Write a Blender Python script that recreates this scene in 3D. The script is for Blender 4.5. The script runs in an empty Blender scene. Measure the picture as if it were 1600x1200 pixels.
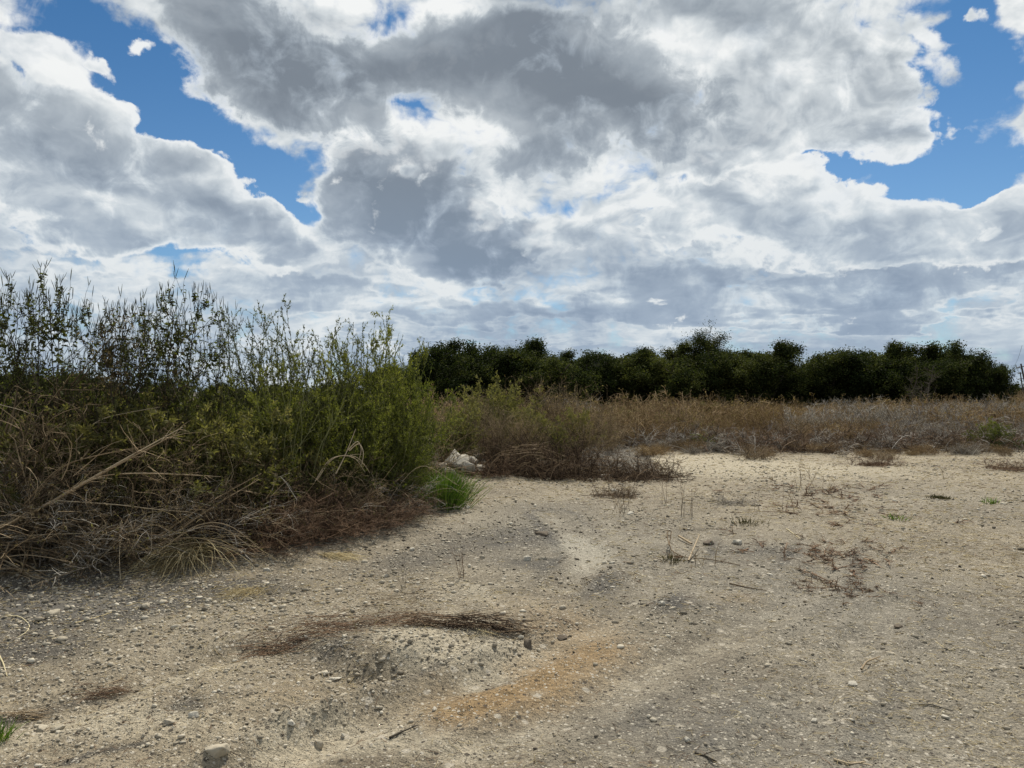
import bpy, math, random
import numpy as np
from mathutils import Vector
R = math.radians
F = 1155.0            # focal length in pixels of the 1600 px wide photograph
EYE = 1.6
HZ = 612.0            # horizon row
C = bpy.context.scene.collection
sc = bpy.context.scene

# ------------------------------------------------------------------ camera
cam = bpy.data.cameras.new("camera"); co = bpy.data.objects.new("camera", cam); C.objects.link(co)
cam.sensor_width = 36; cam.lens = 36 * F / 1600
cam.clip_start = 0.05; cam.clip_end = 9000
co.location = (0, 0, EYE); co.rotation_euler = (R(90) + math.atan((HZ - 600) / F), 0, 0)
sc.camera = co
sc.view_settings.view_transform = 'Standard'; sc.view_settings.look = 'None'
sc.view_settings.exposure = 0; sc.view_settings.gamma = 1
sc.render.film_transparent = False
sc.cycles.max_bounces = 6; sc.cycles.diffuse_bounces = 3; sc.cycles.transmission_bounces = 3
sc.cycles.transparent_max_bounces = 4

# ------------------------------------------------------------------ world: Nishita sky behind procedural clouds
SUN_EL, SUN_AZ = R(50), R(14)      # azimuth clockwise from +Y
w = bpy.data.worlds.new("World"); sc.world = w; w.use_nodes = True
nt = w.node_tree; nt.nodes.clear()
w.cycles.sampling_method = 'MANUAL'; w.cycles.sample_map_resolution = 256

class G:
    """tiny node-graph helper"""
    def __init__(s, tree): s.t = tree
    def n(s, kind, **k):
        nd = s.t.nodes.new(kind)
        for a, v in k.items(): setattr(nd, a, v)
        return nd
    def put(s, sock, v):
        if v is None: return
        if hasattr(v, 'is_output') or hasattr(v, 'links'): s.t.links.new(v, sock)
        else: sock.default_value = v
    def m(s, op, a, b=None, c=None, clamp=False):
        nd = s.n('ShaderNodeMath', operation=op, use_clamp=clamp)
        s.put(nd.inputs[0], a); s.put(nd.inputs[1], b)
        if c is not None: s.put(nd.inputs[2], c)
        return nd.outputs[0]
    def v(s, op, a, b=None, scale=None):
        nd = s.n('ShaderNodeVectorMath', operation=op)
        s.put(nd.inputs[0], a); s.put(nd.inputs[1], b)
        if scale is not None: s.put(nd.inputs['Scale'], scale)
        return nd.outputs['Value' if op in ('DOT_PRODUCT', 'LENGTH') else 'Vector']
    def xyz(s, x, y, z=0.0):
        nd = s.n('ShaderNodeCombineXYZ')
        for i, q in enumerate((x, y, z)): s.put(nd.inputs[i], q)
        return nd.outputs[0]
    def noise(s, vec, scale, detail=4, rough=.5, dist=0.0, col=False, lac=2.0):
        nd = s.n('ShaderNodeTexNoise'); s.put(nd.inputs['Vector'], vec)
        nd.inputs['Scale'].default_value = scale; nd.inputs['Detail'].default_value = detail
        nd.inputs['Roughness'].default_value = rough; nd.inputs['Distortion'].default_value = dist
        nd.inputs['Lacunarity'].default_value = lac
        return nd.outputs['Color' if col else 'Fac']
    def smooth(s, x, lo, hi, a=0.0, b=1.0):
        nd = s.n('ShaderNodeMapRange', interpolation_type='SMOOTHSTEP')
        s.put(nd.inputs['Value'], x)
        for k, q in zip(('From Min', 'From Max', 'To Min', 'To Max'), (lo, hi, a, b)): s.put(nd.inputs[k], q)
        return nd.outputs[0]
    def lin(s, x, lo, hi, a=0.0, b=1.0):
        nd = s.n('ShaderNodeMapRange'); s.put(nd.inputs['Value'], x)
        for k, q in zip(('From Min', 'From Max', 'To Min', 'To Max'), (lo, hi, a, b)): s.put(nd.inputs[k], q)
        return nd.outputs[0]
    def mix(s, f, a, b, mode='MIX'):
        nd = s.n('ShaderNodeMix', data_type='RGBA', blend_type=mode)
        s.put(nd.inputs[0], f)
        for i, q in ((6, a), (7, b)):
            s.put(nd.inputs[i], (*q, 1) if isinstance(q, tuple) and len(q) == 3 else q)
        return nd.outputs[2]
    def ramp(s, x, stops, interp='LINEAR'):
        nd = s.n('ShaderNodeValToRGB'); s.put(nd.inputs[0], x); cr = nd.color_ramp; cr.interpolation = interp
        while len(cr.elements) < len(stops): cr.elements.new(0.5)
        for e, (p, c) in zip(cr.elements, stops): e.position = p; e.color = (*c, 1)
        return nd.outputs[0]

g = G(nt)
tc = g.n('ShaderNodeTexCoord'); D = tc.outputs['Generated']
sp = g.n('ShaderNodeSeparateXYZ'); g.put(sp.inputs[0], D); dx, dy, dz = sp.outputs
az = g.m('ARCTAN2', dx, dy); el = g.m('ARCSINE', dz)
zc = g.m('MAXIMUM', dz, 0.0)
inv = g.m('DIVIDE', 1.0, g.m('ADD', zc, 0.16))
Q = g.xyz(g.m('MULTIPLY', dx, inv), g.m('MULTIPLY', dy, inv), 0.0)         # plane of the cloud deck
AE = g.xyz(az, el, 0.0)
# warped azimuth / elevation so that the laid-out masses have cloud-like outlines
w1 = g.v('SCALE', g.v('SUBTRACT', g.noise(Q, 2.2, 3, .55, col=True), (.5, .5, .5)), None, .14)
w2 = g.v('SCALE', g.v('SUBTRACT', g.noise(D, 16, 6, .62, col=True), (.5, .5, .5)), None, .055)
AW = g.v('ADD', AE, g.v('ADD', w1, w2))
AW = g.v('MULTIPLY', AW, (1, 1, 0))

def blob(px, py, rx, ry, rot, amp, acc, vec):
    """one soft elliptical mass; its centre and radii given as angles seen from the site"""
    u, v = (px - 800) / F, (HZ - py) / F
    a = math.atan(u); e = math.atan(v * math.cos(a))
    mp = g.n('ShaderNodeMapping', vector_type='TEXTURE'); g.put(mp.inputs['Vector'], vec)
    mp.inputs['Location'].default_value = (a, e, 0); mp.inputs['Rotation'].default_value = (0, 0, R(rot))
    k = math.cos(a)
    mp.inputs['Scale'].default_value = (rx / F * k * 1.0, ry / F * k, 1)
    gr = g.n('ShaderNodeTexGradient', gradient_type='SPHERICAL'); g.put(gr.inputs[0], mp.outputs[0])
    return g.m('MULTIPLY_ADD', gr.outputs['Fac'], amp, acc)
GAPS = [(150, 40, 150, 90, -20, 1.25), (250, 120, 150, 90, -35, 1.35), (345, 205, 125, 60, -42, 1.3), (440, 282, 95, 46, -38, 1.25),
        (60, 100, 110, 50, -25, 1.0), (30, 30, 90, 40, -20, .8),
        (1530, 40, 110, 120, 0, 1.25), (1520, 190, 110, 140, 10, 1.45), (1490, 285, 120, 80, 0, 1.35), (1360, 248, 130, 42, 0, 1.1), (1590, 260, 110, 80, 0, 1.2),
        (300, 405, 110, 36, 5, .95), (600, 22, 80, 50, 0, .42), (655, 168, 60, 34, 0, .42), (872, 328, 46, 40, 0, .55), (940, 303, 56, 34, 0, .5),
        (1195, 36, 60, 34, 0, .4), (475, 240, 40, 30, 0, .5), (640, 470, 60, 14, 0, .3),
        (105, 88, 50, 46, 0, -.8),
        (1590, 175, 60, 60, 0, -1.7), (1600, 30, 60, 80, 0, -1.2), (1480, 35, 36, 26, 0, -.7), (470, 292, 26, 22, 0, -.8),
        (1560, 330, 120, 46, 20, -.9)]
DARK = [(440, 60, 260, 130, -20, .9), (480, 150, 210, 100, 0, .75), (640, 110, 260, 110, 0, .8), (820, 90, 260, 140, 0, .8), (900, 170, 220, 90, 0, .7),
        (1110, 190, 240, 95, 5, .95), (820, 265, 110, 80, 0, .55), (1340, 150, 160, 110, 0, .85), (1200, 20, 120, 60, 0, .5),
        (130, 225, 300, 90, -18, 1.05), (60, 350, 260, 90, 0, .6), (190, 400, 170, 50, 0, .5), (380, 335, 150, 46, -12, .7),
        (640, 320, 210, 150, -10, .95), (760, 390, 260, 70, -10, .9), (560, 250, 120, 80, 0, .5),
        (1080, 280, 120, 60, 0, .5), (950, 370, 90, 40, 0, .5), (1200, 370, 170, 80, 0, .85), (1335, 350, 120, 80, 0, .8), (1040, 430, 160, 100, 0, .6),
        (1300, 465, 480, 90, 0, .7), (1550, 430, 300, 100, 0, .7), (480, 440, 130, 70, 0, .5), (420, 460, 100, 40, 0, .3),
        (60, 470, 260, 60, 0, .5), (820, 500, 400, 36, 0, .6), (1000, 560, 900, 30, 0, .4),
        (60, 140, 200, 60, -20, -.9), (220, 185, 160, 50, -25, -.6), (370, 265, 170, 60, -35, -.8), (520, 350, 130, 70, -35, -.7), (660, 420, 150, 36, -20, -.5),
        (700, 185, 200, 70, 0, -1.1), (590, 215, 150, 50, -10, -.6), (760, 260, 70, 80, 0, -.6), (1010, 70, 160, 90, 0, -.9), (1120, 90, 170, 100, 0, -.9), (930, 245, 190, 60, 10, -.8),
        (640, 255, 80, 40, 0, -.3), (1050, 330, 200, 60, 0, -.45), (1380, 300, 220, 60, -10, -.6), (840, 355, 90, 50, 0, -.8), (1440, 100, 90, 150, 0, -.6),
        (1250, 250, 150, 70, 0, -.4), (1540, 380, 220, 60, 10, -.5), (1240, 120, 120, 90, 0, -.6), (870, 455, 330, 26, 5, -.5), (1150, 520, 700, 26, 0, -.35), (200, 330, 200, 40, -10, -.4), (360, 430, 160, 50, -20, -.45), (330,130,60,60,0,-.3)]
cov = 0.0
for b in GAPS: cov = blob(*b, cov, AW)
shd = 0.0
for b in DARK: shd = blob(*b, shd, AW)
# rounded billows: octaves of folded noise give lobes with creases between them
def billow(p):
    acc = 0.0
    for sc_, am in ((7.0, .46), (15.0, .27), (33.0, .16), (72.0, .09), (150.0, .05)):
        n_ = g.noise(p, sc_, 0, .5); acc = g.m('MULTIPLY_ADD', g.m('ABSOLUTE', g.m('MULTIPLY_ADD', n_, 2.0, -1.0)), am, acc)
    return acc                                                              # about 0 .. 0.5
Pw = g.v('ADD', D, g.v('SCALE', w1, None, .6)); Pw = g.v('MULTIPLY', Pw, (1, 1, 1.45))
bil = billow(Pw); bil_up = billow(g.v('ADD', Pw, (.004, .004, .020)))
e_a = g.noise(Pw, 9, 8, .5, .2); e_b = g.noise(g.v('ADD', Pw, (.006, .006, .026)), 9, 8, .5, .2)
emb = g.m('MULTIPLY_ADD', g.m('SUBTRACT', bil, bil_up), .30, g.m('MULTIPLY', g.m('SUBTRACT', e_a, e_b), .9))   # lobes lit from above
f_m = g.noise(D, 5.0, 6, .5, .3); f_f = g.noise(D, 26, 7, .6, .5)
back = g.smooth(g.m('ABSOLUTE', az), .72, 1.2); top = g.smooth(el, .5, .75)
gen = g.m('MULTIPLY', g.m('MAXIMUM', back, top), g.smooth(g.noise(Q, .8, 4, .5), .5, .68, 0, 1.2))
gap = g.m('ADD', cov, gen)
detail = g.m('ADD', g.m('MULTIPLY', g.m('SUBTRACT', bil, .22), 1.5), g.m('MULTIPLY', g.m('SUBTRACT', f_f, .5), 1.35))
low = g.smooth(el, .03, .40)
def tone(t):
    hi_c = g.ramp(t, [(0, (.90, .915, .91)), (.2, (.67, .715, .74)), (.45, (.43, .48, .525)), (.75, (.29, .335, .385)), (1, (.20, .235, .28))])
    lo_c = g.ramp(t, [(0, (.74, .785, .81)), (.22, (.52, .60, .675)), (.5, (.36, .445, .555)), (.8, (.28, .36, .475)), (1, (.24, .32, .43))])
    return g.mix(low, lo_c, hi_c)
sky = g.n('ShaderNodeTexSky', sky_type='NISHITA', sun_disc=False, sun_elevation=SUN_EL, sun_rotation=SUN_AZ,
          altitude=200, air_density=1.0, dust_density=.4, ozone_density=3.0)
skyc = g.v('MULTIPLY', g.v('SCALE', sky.outputs[0], None, .095), g.mix(g.smooth(el, .08, .50), (.62, .80, .90), (.33, .62, .80)))
# the thin bright deck behind everything
dens = g.m('SUBTRACT', g.m('ADD', .52, g.m('MULTIPLY', detail, .9)), gap)
alpha = g.smooth(dens, -.10, .55)
th = g.m('ADD', g.m('MULTIPLY', shd, .34), g.m('MULTIPLY', g.m('SUBTRACT', f_m, .46), .8))
th = g.m('SUBTRACT', g.m('ADD', th, g.smooth(el, .26, .02, .12, .30)), g.m('MULTIPLY', emb, 1.7))
th = g.m('ADD', th, g.m('MULTIPLY', g.m('SUBTRACT', f_f, .5), .35))
fin = g.mix(alpha, skyc, tone(g.m('MULTIPLY', th, 1.0, clamp=True)))
LAYERS = [  # (body darkness, edge softness, relief), masses: px, py, rx, ry, rot
 (.46, .20, 2.0, [(1250, 440, 260, 42, 0), (1500, 440, 190, 42, 0), (1040, 430, 80, 50, 0), (470, 440, 150, 40, -18), (620, 480, 170, 26, 0), (900, 490, 200, 22, 0), (130, 450, 190, 36, 0), (1300, 500, 380, 16, 0), (700, 540, 500, 12, 0)]),
 (.30, .09, 2.4, [(1060, 305, 100, 55, 0), (1185, 335, 110, 55, 0), (1320, 325, 105, 52, -10), (1395, 355, 80, 45, 0), (1490, 385, 120, 40, 8), (1590, 350, 70, 55, 20), (1250, 285, 60, 35, 0), (1610, 175, 60, 40, 0), (1610, 50, 50, 75, 0), (405, 400, 70, 36, -10), (345, 235, 34, 26, 0)]),
 (.52, .10, 2.0, [(60, 190, 150, 80, -22), (195, 245, 150, 70, -30), (320, 300, 110, 55, -32), (420, 345, 90, 40, -32), (90, 340, 200, 80, 0), (20, 125, 70, 34, -25), (260, 375, 130, 34, -5)]),
 (.70, .15, 1.6, [(600, 300, 100, 85, -10), (700, 330, 110, 88, 0), (790, 385, 105, 42, 0), (650, 370, 120, 52, -15), (560, 250, 60, 40, 0)]),
 (.26, .22, 2.6, [(742, 322, 30, 17, 0), (850, 368, 46, 34, 0), (952, 378, 58, 34, 0), (610, 262, 34, 14, -30), (700, 225, 60, 28, 20)]),
 (.10, .14, 2.2, [(104, 84, 46, 44, 0), (22, 66, 66, 28, -25), (48, 22, 42, 24, -10), (228, 50, 17, 9, 0), (178, 94, 22, 11, -30), (1598, 178, 60, 52, 0), (1602, 40, 38, 62, 0), (1455, 62, 18, 40, 0), (472, 291, 13, 9, 0), (1470, 320, 22, 12, 0), (1530, 40, 9, 12, 0)]),
 (.34, .12, 2.4, [(1150, 55, 140, 80, 0), (1310, 95, 140, 105, 0), (1375, 190, 75, 44, -20), (1235, 185, 130, 66, 0), (1010, 60, 120, 60, 0), (1100, 245, 110, 34, 0)]),
 (.70, .24, 1.2, [(390, 55, 160, 62, -25), (465, 135, 120, 60, -15), (620, 90, 190, 72, 0), (800, 80, 170, 85, 0), (930, 135, 150, 72, 0), (1090, 180, 140, 50, 5), (825, 255, 62, 42, 0)])]
lay_noise = g.m('MULTIPLY', detail, .95)
for body, soft, rel, masses in LAYERS:
    f = 0.0
    for (px, py, rx, ry, rot) in masses: f = blob(px, py, rx * 1.75, ry * 1.75, rot, 1.0, f, AW)
    f = g.m('SUBTRACT', g.m('ADD', g.m('MINIMUM', f, 1.1), g.m('MULTIPLY', lay_noise, .62 if body in (.10, .26) else 1.0)), .36)
    if body != .10: f = g.m('SUBTRACT', f, g.m('MULTIPLY', gap, .55))
    a_ = g.smooth(f, -.04, soft * 2.3)
    core = g.smooth(f, .04, .85)
    t_ = g.m('MULTIPLY', core, g.m('MULTIPLY_ADD', shd, .26, body * .92))
    t_ = g.m('SUBTRACT', g.m('ADD', t_, g.m('MULTIPLY', g.m('SUBTRACT', f_m, .5), .95)), g.m('MULTIPLY', emb, rel * .8))
    t_ = g.m('ADD', g.m('ADD', t_, .02), g.m('MULTIPLY', g.m('SUBTRACT', f_f, .5), .25), clamp=True)
    fin = g.mix(g.m('MULTIPLY', a_, .94), fin, tone(g.m('MULTIPLY', t_, 1.0)))
bg = g.n('ShaderNodeBackground'); g.put(bg.inputs[0], fin); bg.inputs[1].default_value = 1.0
wo = g.n('ShaderNodeOutputWorld'); g.put(wo.inputs[0], bg.outputs[0])

# ------------------------------------------------------------------ sun
sl = bpy.data.lights.new("sun", 'SUN'); so = bpy.data.objects.new("sun", sl); C.objects.link(so)
sl.energy = 4.7; sl.angle = R(1.2); sl.color = (1, .93, .82)
sd = Vector((math.sin(SUN_AZ) * math.cos(SUN_EL), math.cos(SUN_AZ) * math.cos(SUN_EL), math.sin(SUN_EL)))
so.rotation_euler = sd.to_track_quat('Z', 'Y').to_euler()
so.location = (0, 0, 30)
#--GEOMETRY--
# ================================================================== helpers
def rng_(s): return np.random.default_rng(abs(int(s)))
def hash2(ix, iy, seed):
    h = (ix.astype(np.int64) * 374761393 + iy.astype(np.int64) * 668265263 + seed * 1442695041) & 0xffffffff
    h = ((h ^ (h >> 13)) * 1274126177) & 0xffffffff
    return ((h ^ (h >> 16)) & 0xffff) / 65535.0
def vnoise(x, y, seed=0):
    x = np.asarray(x, float); y = np.asarray(y, float)
    ix = np.floor(x); iy = np.floor(y); fx = x - ix; fy = y - iy
    fx = fx * fx * fx * (fx * (6 * fx - 15) + 10); fy = fy * fy * fy * (fy * (6 * fy - 15) + 10)
    a = hash2(ix, iy, seed); b = hash2(ix + 1, iy, seed); c = hash2(ix, iy + 1, seed); d = hash2(ix + 1, iy + 1, seed)
    return (a * (1 - fx) + b * fx) * (1 - fy) + (c * (1 - fx) + d * fx) * fy
def fbm(x, y, scale, octv=4, seed=0, gain=.5):
    s = 0; a = 1; t = 0
    for o in range(octv):
        s = s + a * vnoise(x * scale + 17.3 * o, y * scale - 9.1 * o, seed + o); t += a; a *= gain; scale *= 2.03
    return s / t - .5
def at(px, depth, py=None):
    """photo column (and row) at a distance -> world x (and z)"""
    x = (px - 800) / F * depth
    return x if py is None else (x, EYE + (HZ - py) / F * depth)
def gp(px, py):
    d = EYE * F / (py - HZ); return (px - 800) / F * d, d
def seg_dist(x, y, pts):
    best = np.full(np.shape(x), 1e9)
    for (ax, ay), (bx, by) in zip(pts[:-1], pts[1:]):
        vx, vy = bx - ax, by - ay
        t = np.clip(((x - ax) * vx + (y - ay) * vy) / (vx * vx + vy * vy), 0, 1)
        best = np.minimum(best, np.hypot(x - ax - t * vx, y - ay - t * vy))
    return best
def ell(x, y, px, py, rx, ry, rot=0):
    """soft ellipse on the ground; centre given by the photo pixel, radii in metres along x and y"""
    cx, cy = gp(px, py); c, s = math.cos(R(rot)), math.sin(R(rot))
    u = ((x - cx) * c + (y - cy) * s) / rx; v = (-(x - cx) * s + (y - cy) * c) / ry
    return np.exp(-(u * u + v * v))
def E(x, y, px, py, rx, ry, amp=1.0):
    """as ell, its radii given as seen in the photograph"""
    cx, cy = gp(px, py); return amp * ell(x, y, px, py, rx / F * cy, ry * cy * cy / (EYE * F))
# polyline of the ridge of stones pushed up beside the wheel track
RIDGE = [gp(330, 1190), gp(430, 1140), gp(520, 1110), gp(620, 1065), gp(700, 1040), gp(800, 1015)]
TRACKS = [[gp(330, 1230), gp(480, 1160), gp(640, 1105), gp(800, 1040), gp(930, 985), gp(1040, 900), gp(1080, 830)], [gp(640, 1230), gp(800, 1150), gp(960, 1080), gp(1130, 1000), gp(1260, 920), gp(1300, 840), gp(1280, 780)], [gp(-60, 1190), gp(120, 1120), gp(260, 1060), gp(380, 1020)], [gp(880, 920), gp(930, 870), gp(900, 835), (gp(860, 800))], [gp(1150, 1230), gp(1300, 1060), gp(1400, 940)]]
RUT = [gp(0, 1130), gp(150, 1085), gp(300, 1025), gp(420, 1010), gp(560, 1045), gp(640, 1040)]
EDGE = [(-9, 5.6), (-4.6, 6.35), (-3.5, 6.3), (-3.0, 6.9), (-2.4, 7.3), (-1.9, 7.9), (-1.5, 8.7), (-1.55, 10.2), (-1.45, 12.5), (-.6, 14.2), (1.2, 14.6), (2.9, 14.4), (3.2, 16.2), (3.6, 20.5), (8, 22), (30, 22.5)]
def edge_in(x, y):
    """>0 behind the front edge of the brush (metres of depth past it)"""
    ex = np.array([p[0] for p in EDGE]); ey = np.array([p[1] for p in EDGE])
    return y - np.interp(x, ex, ey)
def ground_z(x, y):
    x = np.asarray(x, float); y = np.asarray(y, float)
    r = np.hypot(x, y); near = np.exp(-(r / 26) ** 2)
    z = .10 * fbm(x, y, .22, 3, 3) * np.clip(r / 6, .3, 1) * near
    z = z + near * (.050 * fbm(x, y, 1.3, 4, 11) + .018 * fbm(x, y, 6.5, 4, 21))
    rough = np.clip(.35 + 1.3 * fbm(x, y, .5, 3, 77) + .5 * np.exp(-np.abs(edge_in(x, y)) / 1.0), .1, 1.2)
    z = z + near * rough * (.032 * np.maximum(fbm(x, y, 14, 3, 31), -.1) + .016 * fbm(x, y, 40, 2, 41))
    z = z + E(x, y, 690, 1015, 85, 22, .038) + E(x, y, 620, 1005, 60, 18, .03) + E(x, y, 760, 1025, 50, 16, .015)
    lump = E(x, y, 640, 1025, 190, 45) + E(x, y, 100, 980, 260, 60) * .6 + E(x, y, 920, 910, 90, 25) * .7; z = z + lump * (.035 * np.maximum(fbm(x, y, 9, 3, 61), -.05) + .025 * np.maximum(fbm(x, y, 22, 2, 63), 0))
    z = z - E(x, y, 600, 1064, 35, 8, .05)
    z = z - E(x, y, 540, 1045, 90, 14, .05)
    d = seg_dist(x, y, RIDGE); z = z + (.05 * np.clip(1.25 - x * 2.2, 0, 1) * np.clip((4.3 - y) / .5, 0.1, 1)) * np.exp(-(d / .08) ** 2) * (.4 + 1.4 * vnoise(x * 9, y * 9, 5)) - .035 * np.exp(-((d - .22) / .12) ** 2)
    d = seg_dist(x, y, RUT); z = z - .06 * np.exp(-(d / .14) ** 2)
    z = z + .02 * np.exp(-((d - .2) / .08) ** 2) * vnoise(x * 8, y * 8, 6)
    dt = np.min([seg_dist(x, y, t) for t in TRACKS], 0); z = z - near * .022 * np.exp(-(dt / .13) ** 4) + near * .016 * np.exp(-((dt - .22) / .06) ** 2)
    # rise of pushed soil along the brush
    e = edge_in(x, y); k = np.exp(-((e - .5) / .8) ** 2)
    z = z + k * np.clip((30 - y) / 20, 0, 1) * np.clip(1 - x, 0.15, 1) * (.10 + .10 * fbm(x, y, 1.1, 3, 51)) 
    z = z + .16 * ell(x, y, 705, 738, .8, .7)
    return z
def gz(x, y): return float(ground_z(np.array([x]), np.array([y]))[0])

def tag(o, label=None, cat=None, group=None, kind=None):
    if label: o['label'] = label
    if cat: o['category'] = cat
    if group: o['group'] = group
    if kind: o['kind'] = kind
    return o
def empty(name, loc=(0, 0, 0), rz=0.0):
    o = bpy.data.objects.new(name, None); C.objects.link(o); o.location = loc; o.rotation_euler = (0, 0, rz)
    o.empty_display_size = .1
    return o
def copy_thing(root):
    c = root.copy(); C.objects.link(c)
    for ch in kids.get(root.name, []):
        d = ch.copy(); C.objects.link(d); d.parent = c
    kids[c.name] = [None]
    return c
kids = {}
class Buf:
    """collects quads and triangles with a per-vertex tint and builds ONE mesh"""
    def __init__(s): s.V = []; s.Fs = []; s.T = []; s.n = 0
    def add(s, verts, faces, tint):
        verts = np.asarray(verts, np.float32).reshape(-1, 3); faces = np.asarray(faces, np.int64)
        s.V.append(verts); s.Fs.append(faces + s.n); s.T.append(np.broadcast_to(np.asarray(tint, np.float32), (len(verts),)).copy()); s.n += len(verts)
    def tubes(s, P, rad, tint=None, sides=3):
        P = np.asarray(P, float); N, K, _ = P.shape
        rad = np.broadcast_to(rad, (N, K))
        tint = np.full(N, .5) if tint is None else np.broadcast_to(tint, (N,))
        T = np.gradient(P, axis=1); T /= np.linalg.norm(T, axis=2, keepdims=True) + 1e-9
        ref = np.where(np.abs(T[..., 2:3]) > .8, np.array([1., 0, 0]), np.array([0, 0, 1.]))
        U = np.cross(T, ref); U /= np.linalg.norm(U, axis=2, keepdims=True) + 1e-9
        W = np.cross(T, U)
        a = np.arange(sides) * 2 * np.pi / sides
        V = P[:, :, None, :] + rad[:, :, None, None] * (np.cos(a)[None, None, :, None] * U[:, :, None, :] + np.sin(a)[None, None, :, None] * W[:, :, None, :])
        idx = np.arange(N * K * sides).reshape(N, K, sides)
        A = idx[:, :-1, :]; B = idx[:, 1:, :]
        Fq = np.stack([A, np.roll(A, -1, 2), np.roll(B, -1, 2), B], -1).reshape(-1, 4)
        s.add(V.reshape(-1, 3), Fq, np.repeat(tint, K * sides))
    def leaves(s, P, Dv, L, Wd, tint, rng, fold=.25, up=.5):
        """four-cornered leaves: base, side, tip, side"""
        P = np.asarray(P, float); N = len(P)
        Dv = Dv / (np.linalg.norm(Dv, axis=1, keepdims=True) + 1e-9)
        rnd = rng.normal(size=(N, 3)); rnd[:, 2] += up
        S = np.cross(Dv, rnd); S /= np.linalg.norm(S, axis=1, keepdims=True) + 1e-9
        Nn = np.cross(S, Dv)
        L = np.broadcast_to(L, (N,))[:, None]; Wd = np.broadcast_to(Wd, (N,))[:, None]
        mid = P + Dv * L * .45
        V = np.stack([P, mid + S * Wd * .5 + Nn * L * fold * .3, P + Dv * L - Nn * L * fold * .3, mid - S * Wd * .5 + Nn * L * fold * .3], 1)
        s.add(V.reshape(-1, 3), np.arange(N * 4).reshape(N, 4), np.repeat(np.broadcast_to(tint, (N,)), 4))
    def build(s, name, mat, parent=None, smooth=False, loc=None):
        me = bpy.data.meshes.new(name)
        V = np.concatenate(s.V); T = np.concatenate(s.T)
        me.vertices.add(len(V)); me.vertices.foreach_set('co', V.ravel())
        tot = np.concatenate([np.full(len(f), f.shape[1]) for f in s.Fs]); li = np.concatenate([f.ravel() for f in s.Fs])
        me.loops.add(len(li)); me.loops.foreach_set('vertex_index', li.astype(np.int32))
        me.polygons.add(len(tot)); st = np.concatenate([[0], np.cumsum(tot)[:-1]])
        me.polygons.foreach_set('loop_start', st.astype(np.int32)); me.polygons.foreach_set('loop_total', tot.astype(np.int32))
        if smooth: me.polygons.foreach_set('use_smooth', np.ones(len(tot), bool))
        at_ = me.attributes.new('tint', 'FLOAT', 'POINT'); at_.data.foreach_set('value', T)
        me.update(calc_edges=True)
        me.materials.append(mat)
        o = bpy.data.objects.new(name, me); C.objects.link(o)
        if parent is not None: o.parent = parent; kids.setdefault(parent.name, []).append(o)
        if loc is not None: o.location = loc
        return o
def unit(a): return a / (np.linalg.norm(a, axis=-1, keepdims=True) + 1e-9)
def grow(base, dirs, length, K, rng, droop=0.0, jit=.1):
    """polylines integrated from a base along a wandering, drooping direction"""
    base = np.asarray(base, float); N = len(base); d = unit(np.asarray(dirs, float)); length = np.broadcast_to(length, (N,))
    P = np.empty((N, K, 3)); P[:, 0] = base; st = (length / (K - 1))[:, None]
    for k in range(1, K):
        d = d + rng.normal(size=(N, 3)) * jit; d[:, 2] -= droop / K * 2; d = unit(d); P[:, k] = P[:, k - 1] + d * st
    return P
def along(P, which, t):
    """points and tangents at fractions t of polylines P[which]"""
    K = P.shape[1]; f = np.clip(t, 0, .9999) * (K - 1); i = f.astype(int); u = (f - i)[:, None]
    a = P[which, i]; b = P[which, i + 1]
    return a * (1 - u) + b * u, unit(b - a)
def cone(n, rng, tilt0, tilt1):
    a = rng.uniform(0, 2 * np.pi, n); t = np.radians(rng.uniform(tilt0, tilt1, n))
    return np.stack([np.cos(a) * np.sin(t), np.sin(a) * np.sin(t), np.cos(t)], 1)
def off(T, rng, ang):
    """directions leaving tangents T at about ang degrees, biased upwards by the caller"""
    r = rng.normal(size=T.shape); s = unit(r - (r * T).sum(1, keepdims=True) * T); a = np.radians(ang)
    return unit(T * np.cos(a) + s * np.sin(a))

# ------------------------------------------------------------------ materials
def plant_mat(name, stops, trans=.0, rough=.8, patch=0.0, spec=.12, ps=1.7):
    m = bpy.data.materials.new(name); m.use_nodes = True; t = m.node_tree; t.nodes.clear(); q = G(t)
    a = q.n('ShaderNodeAttribute', attribute_name='tint'); f = a.outputs['Fac']
    geo = q.n('ShaderNodeNewGeometry')
    f = q.m('ADD', f, q.m('MULTIPLY', q.m('SUBTRACT', q.noise(geo.outputs['Position'], ps, 4), .5), patch))
    f = q.m('ADD', f, q.m('MULTIPLY', q.m('SUBTRACT', q.n('ShaderNodeObjectInfo').outputs['Random'], .5), .30))
    c = q.ramp(f, stops)
    di = q.n('ShaderNodeBsdfPrincipled'); q.put(di.inputs['Base Color'], c); di.inputs['Roughness'].default_value = rough
    di.inputs['Specular IOR Level'].default_value = spec
    out = q.n('ShaderNodeOutputMaterial'); sh = di.outputs[0]
    if trans:
        tr = q.n('ShaderNodeBsdfTranslucent'); q.put(tr.inputs[0], q.v('MULTIPLY', c, (1.25, 1.35, .7)))
        mx = q.n('ShaderNodeMixShader'); mx.inputs[0].default_value = trans; q.put(mx.inputs[1], di.outputs[0]); q.put(mx.inputs[2], tr.outputs[0]); sh = mx.outputs[0]
    q.put(out.inputs[0], sh); return m
M = {}
M['tree_leaf'] = plant_mat('tree_leaf', [(0, (.008, .013, .005)), (.5, (.030, .040, .013)), (1, (.12, .125, .038))], .3, .8, .9, .05)
M['bark'] = plant_mat('bark', [(0, (.05, .04, .03)), (1, (.12, .10, .08))], 0, .9)
M['pale_bark'] = plant_mat('pale_bark', [(0, (.16, .14, .12)), (1, (.34, .31, .28))], 0, .9)
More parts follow.
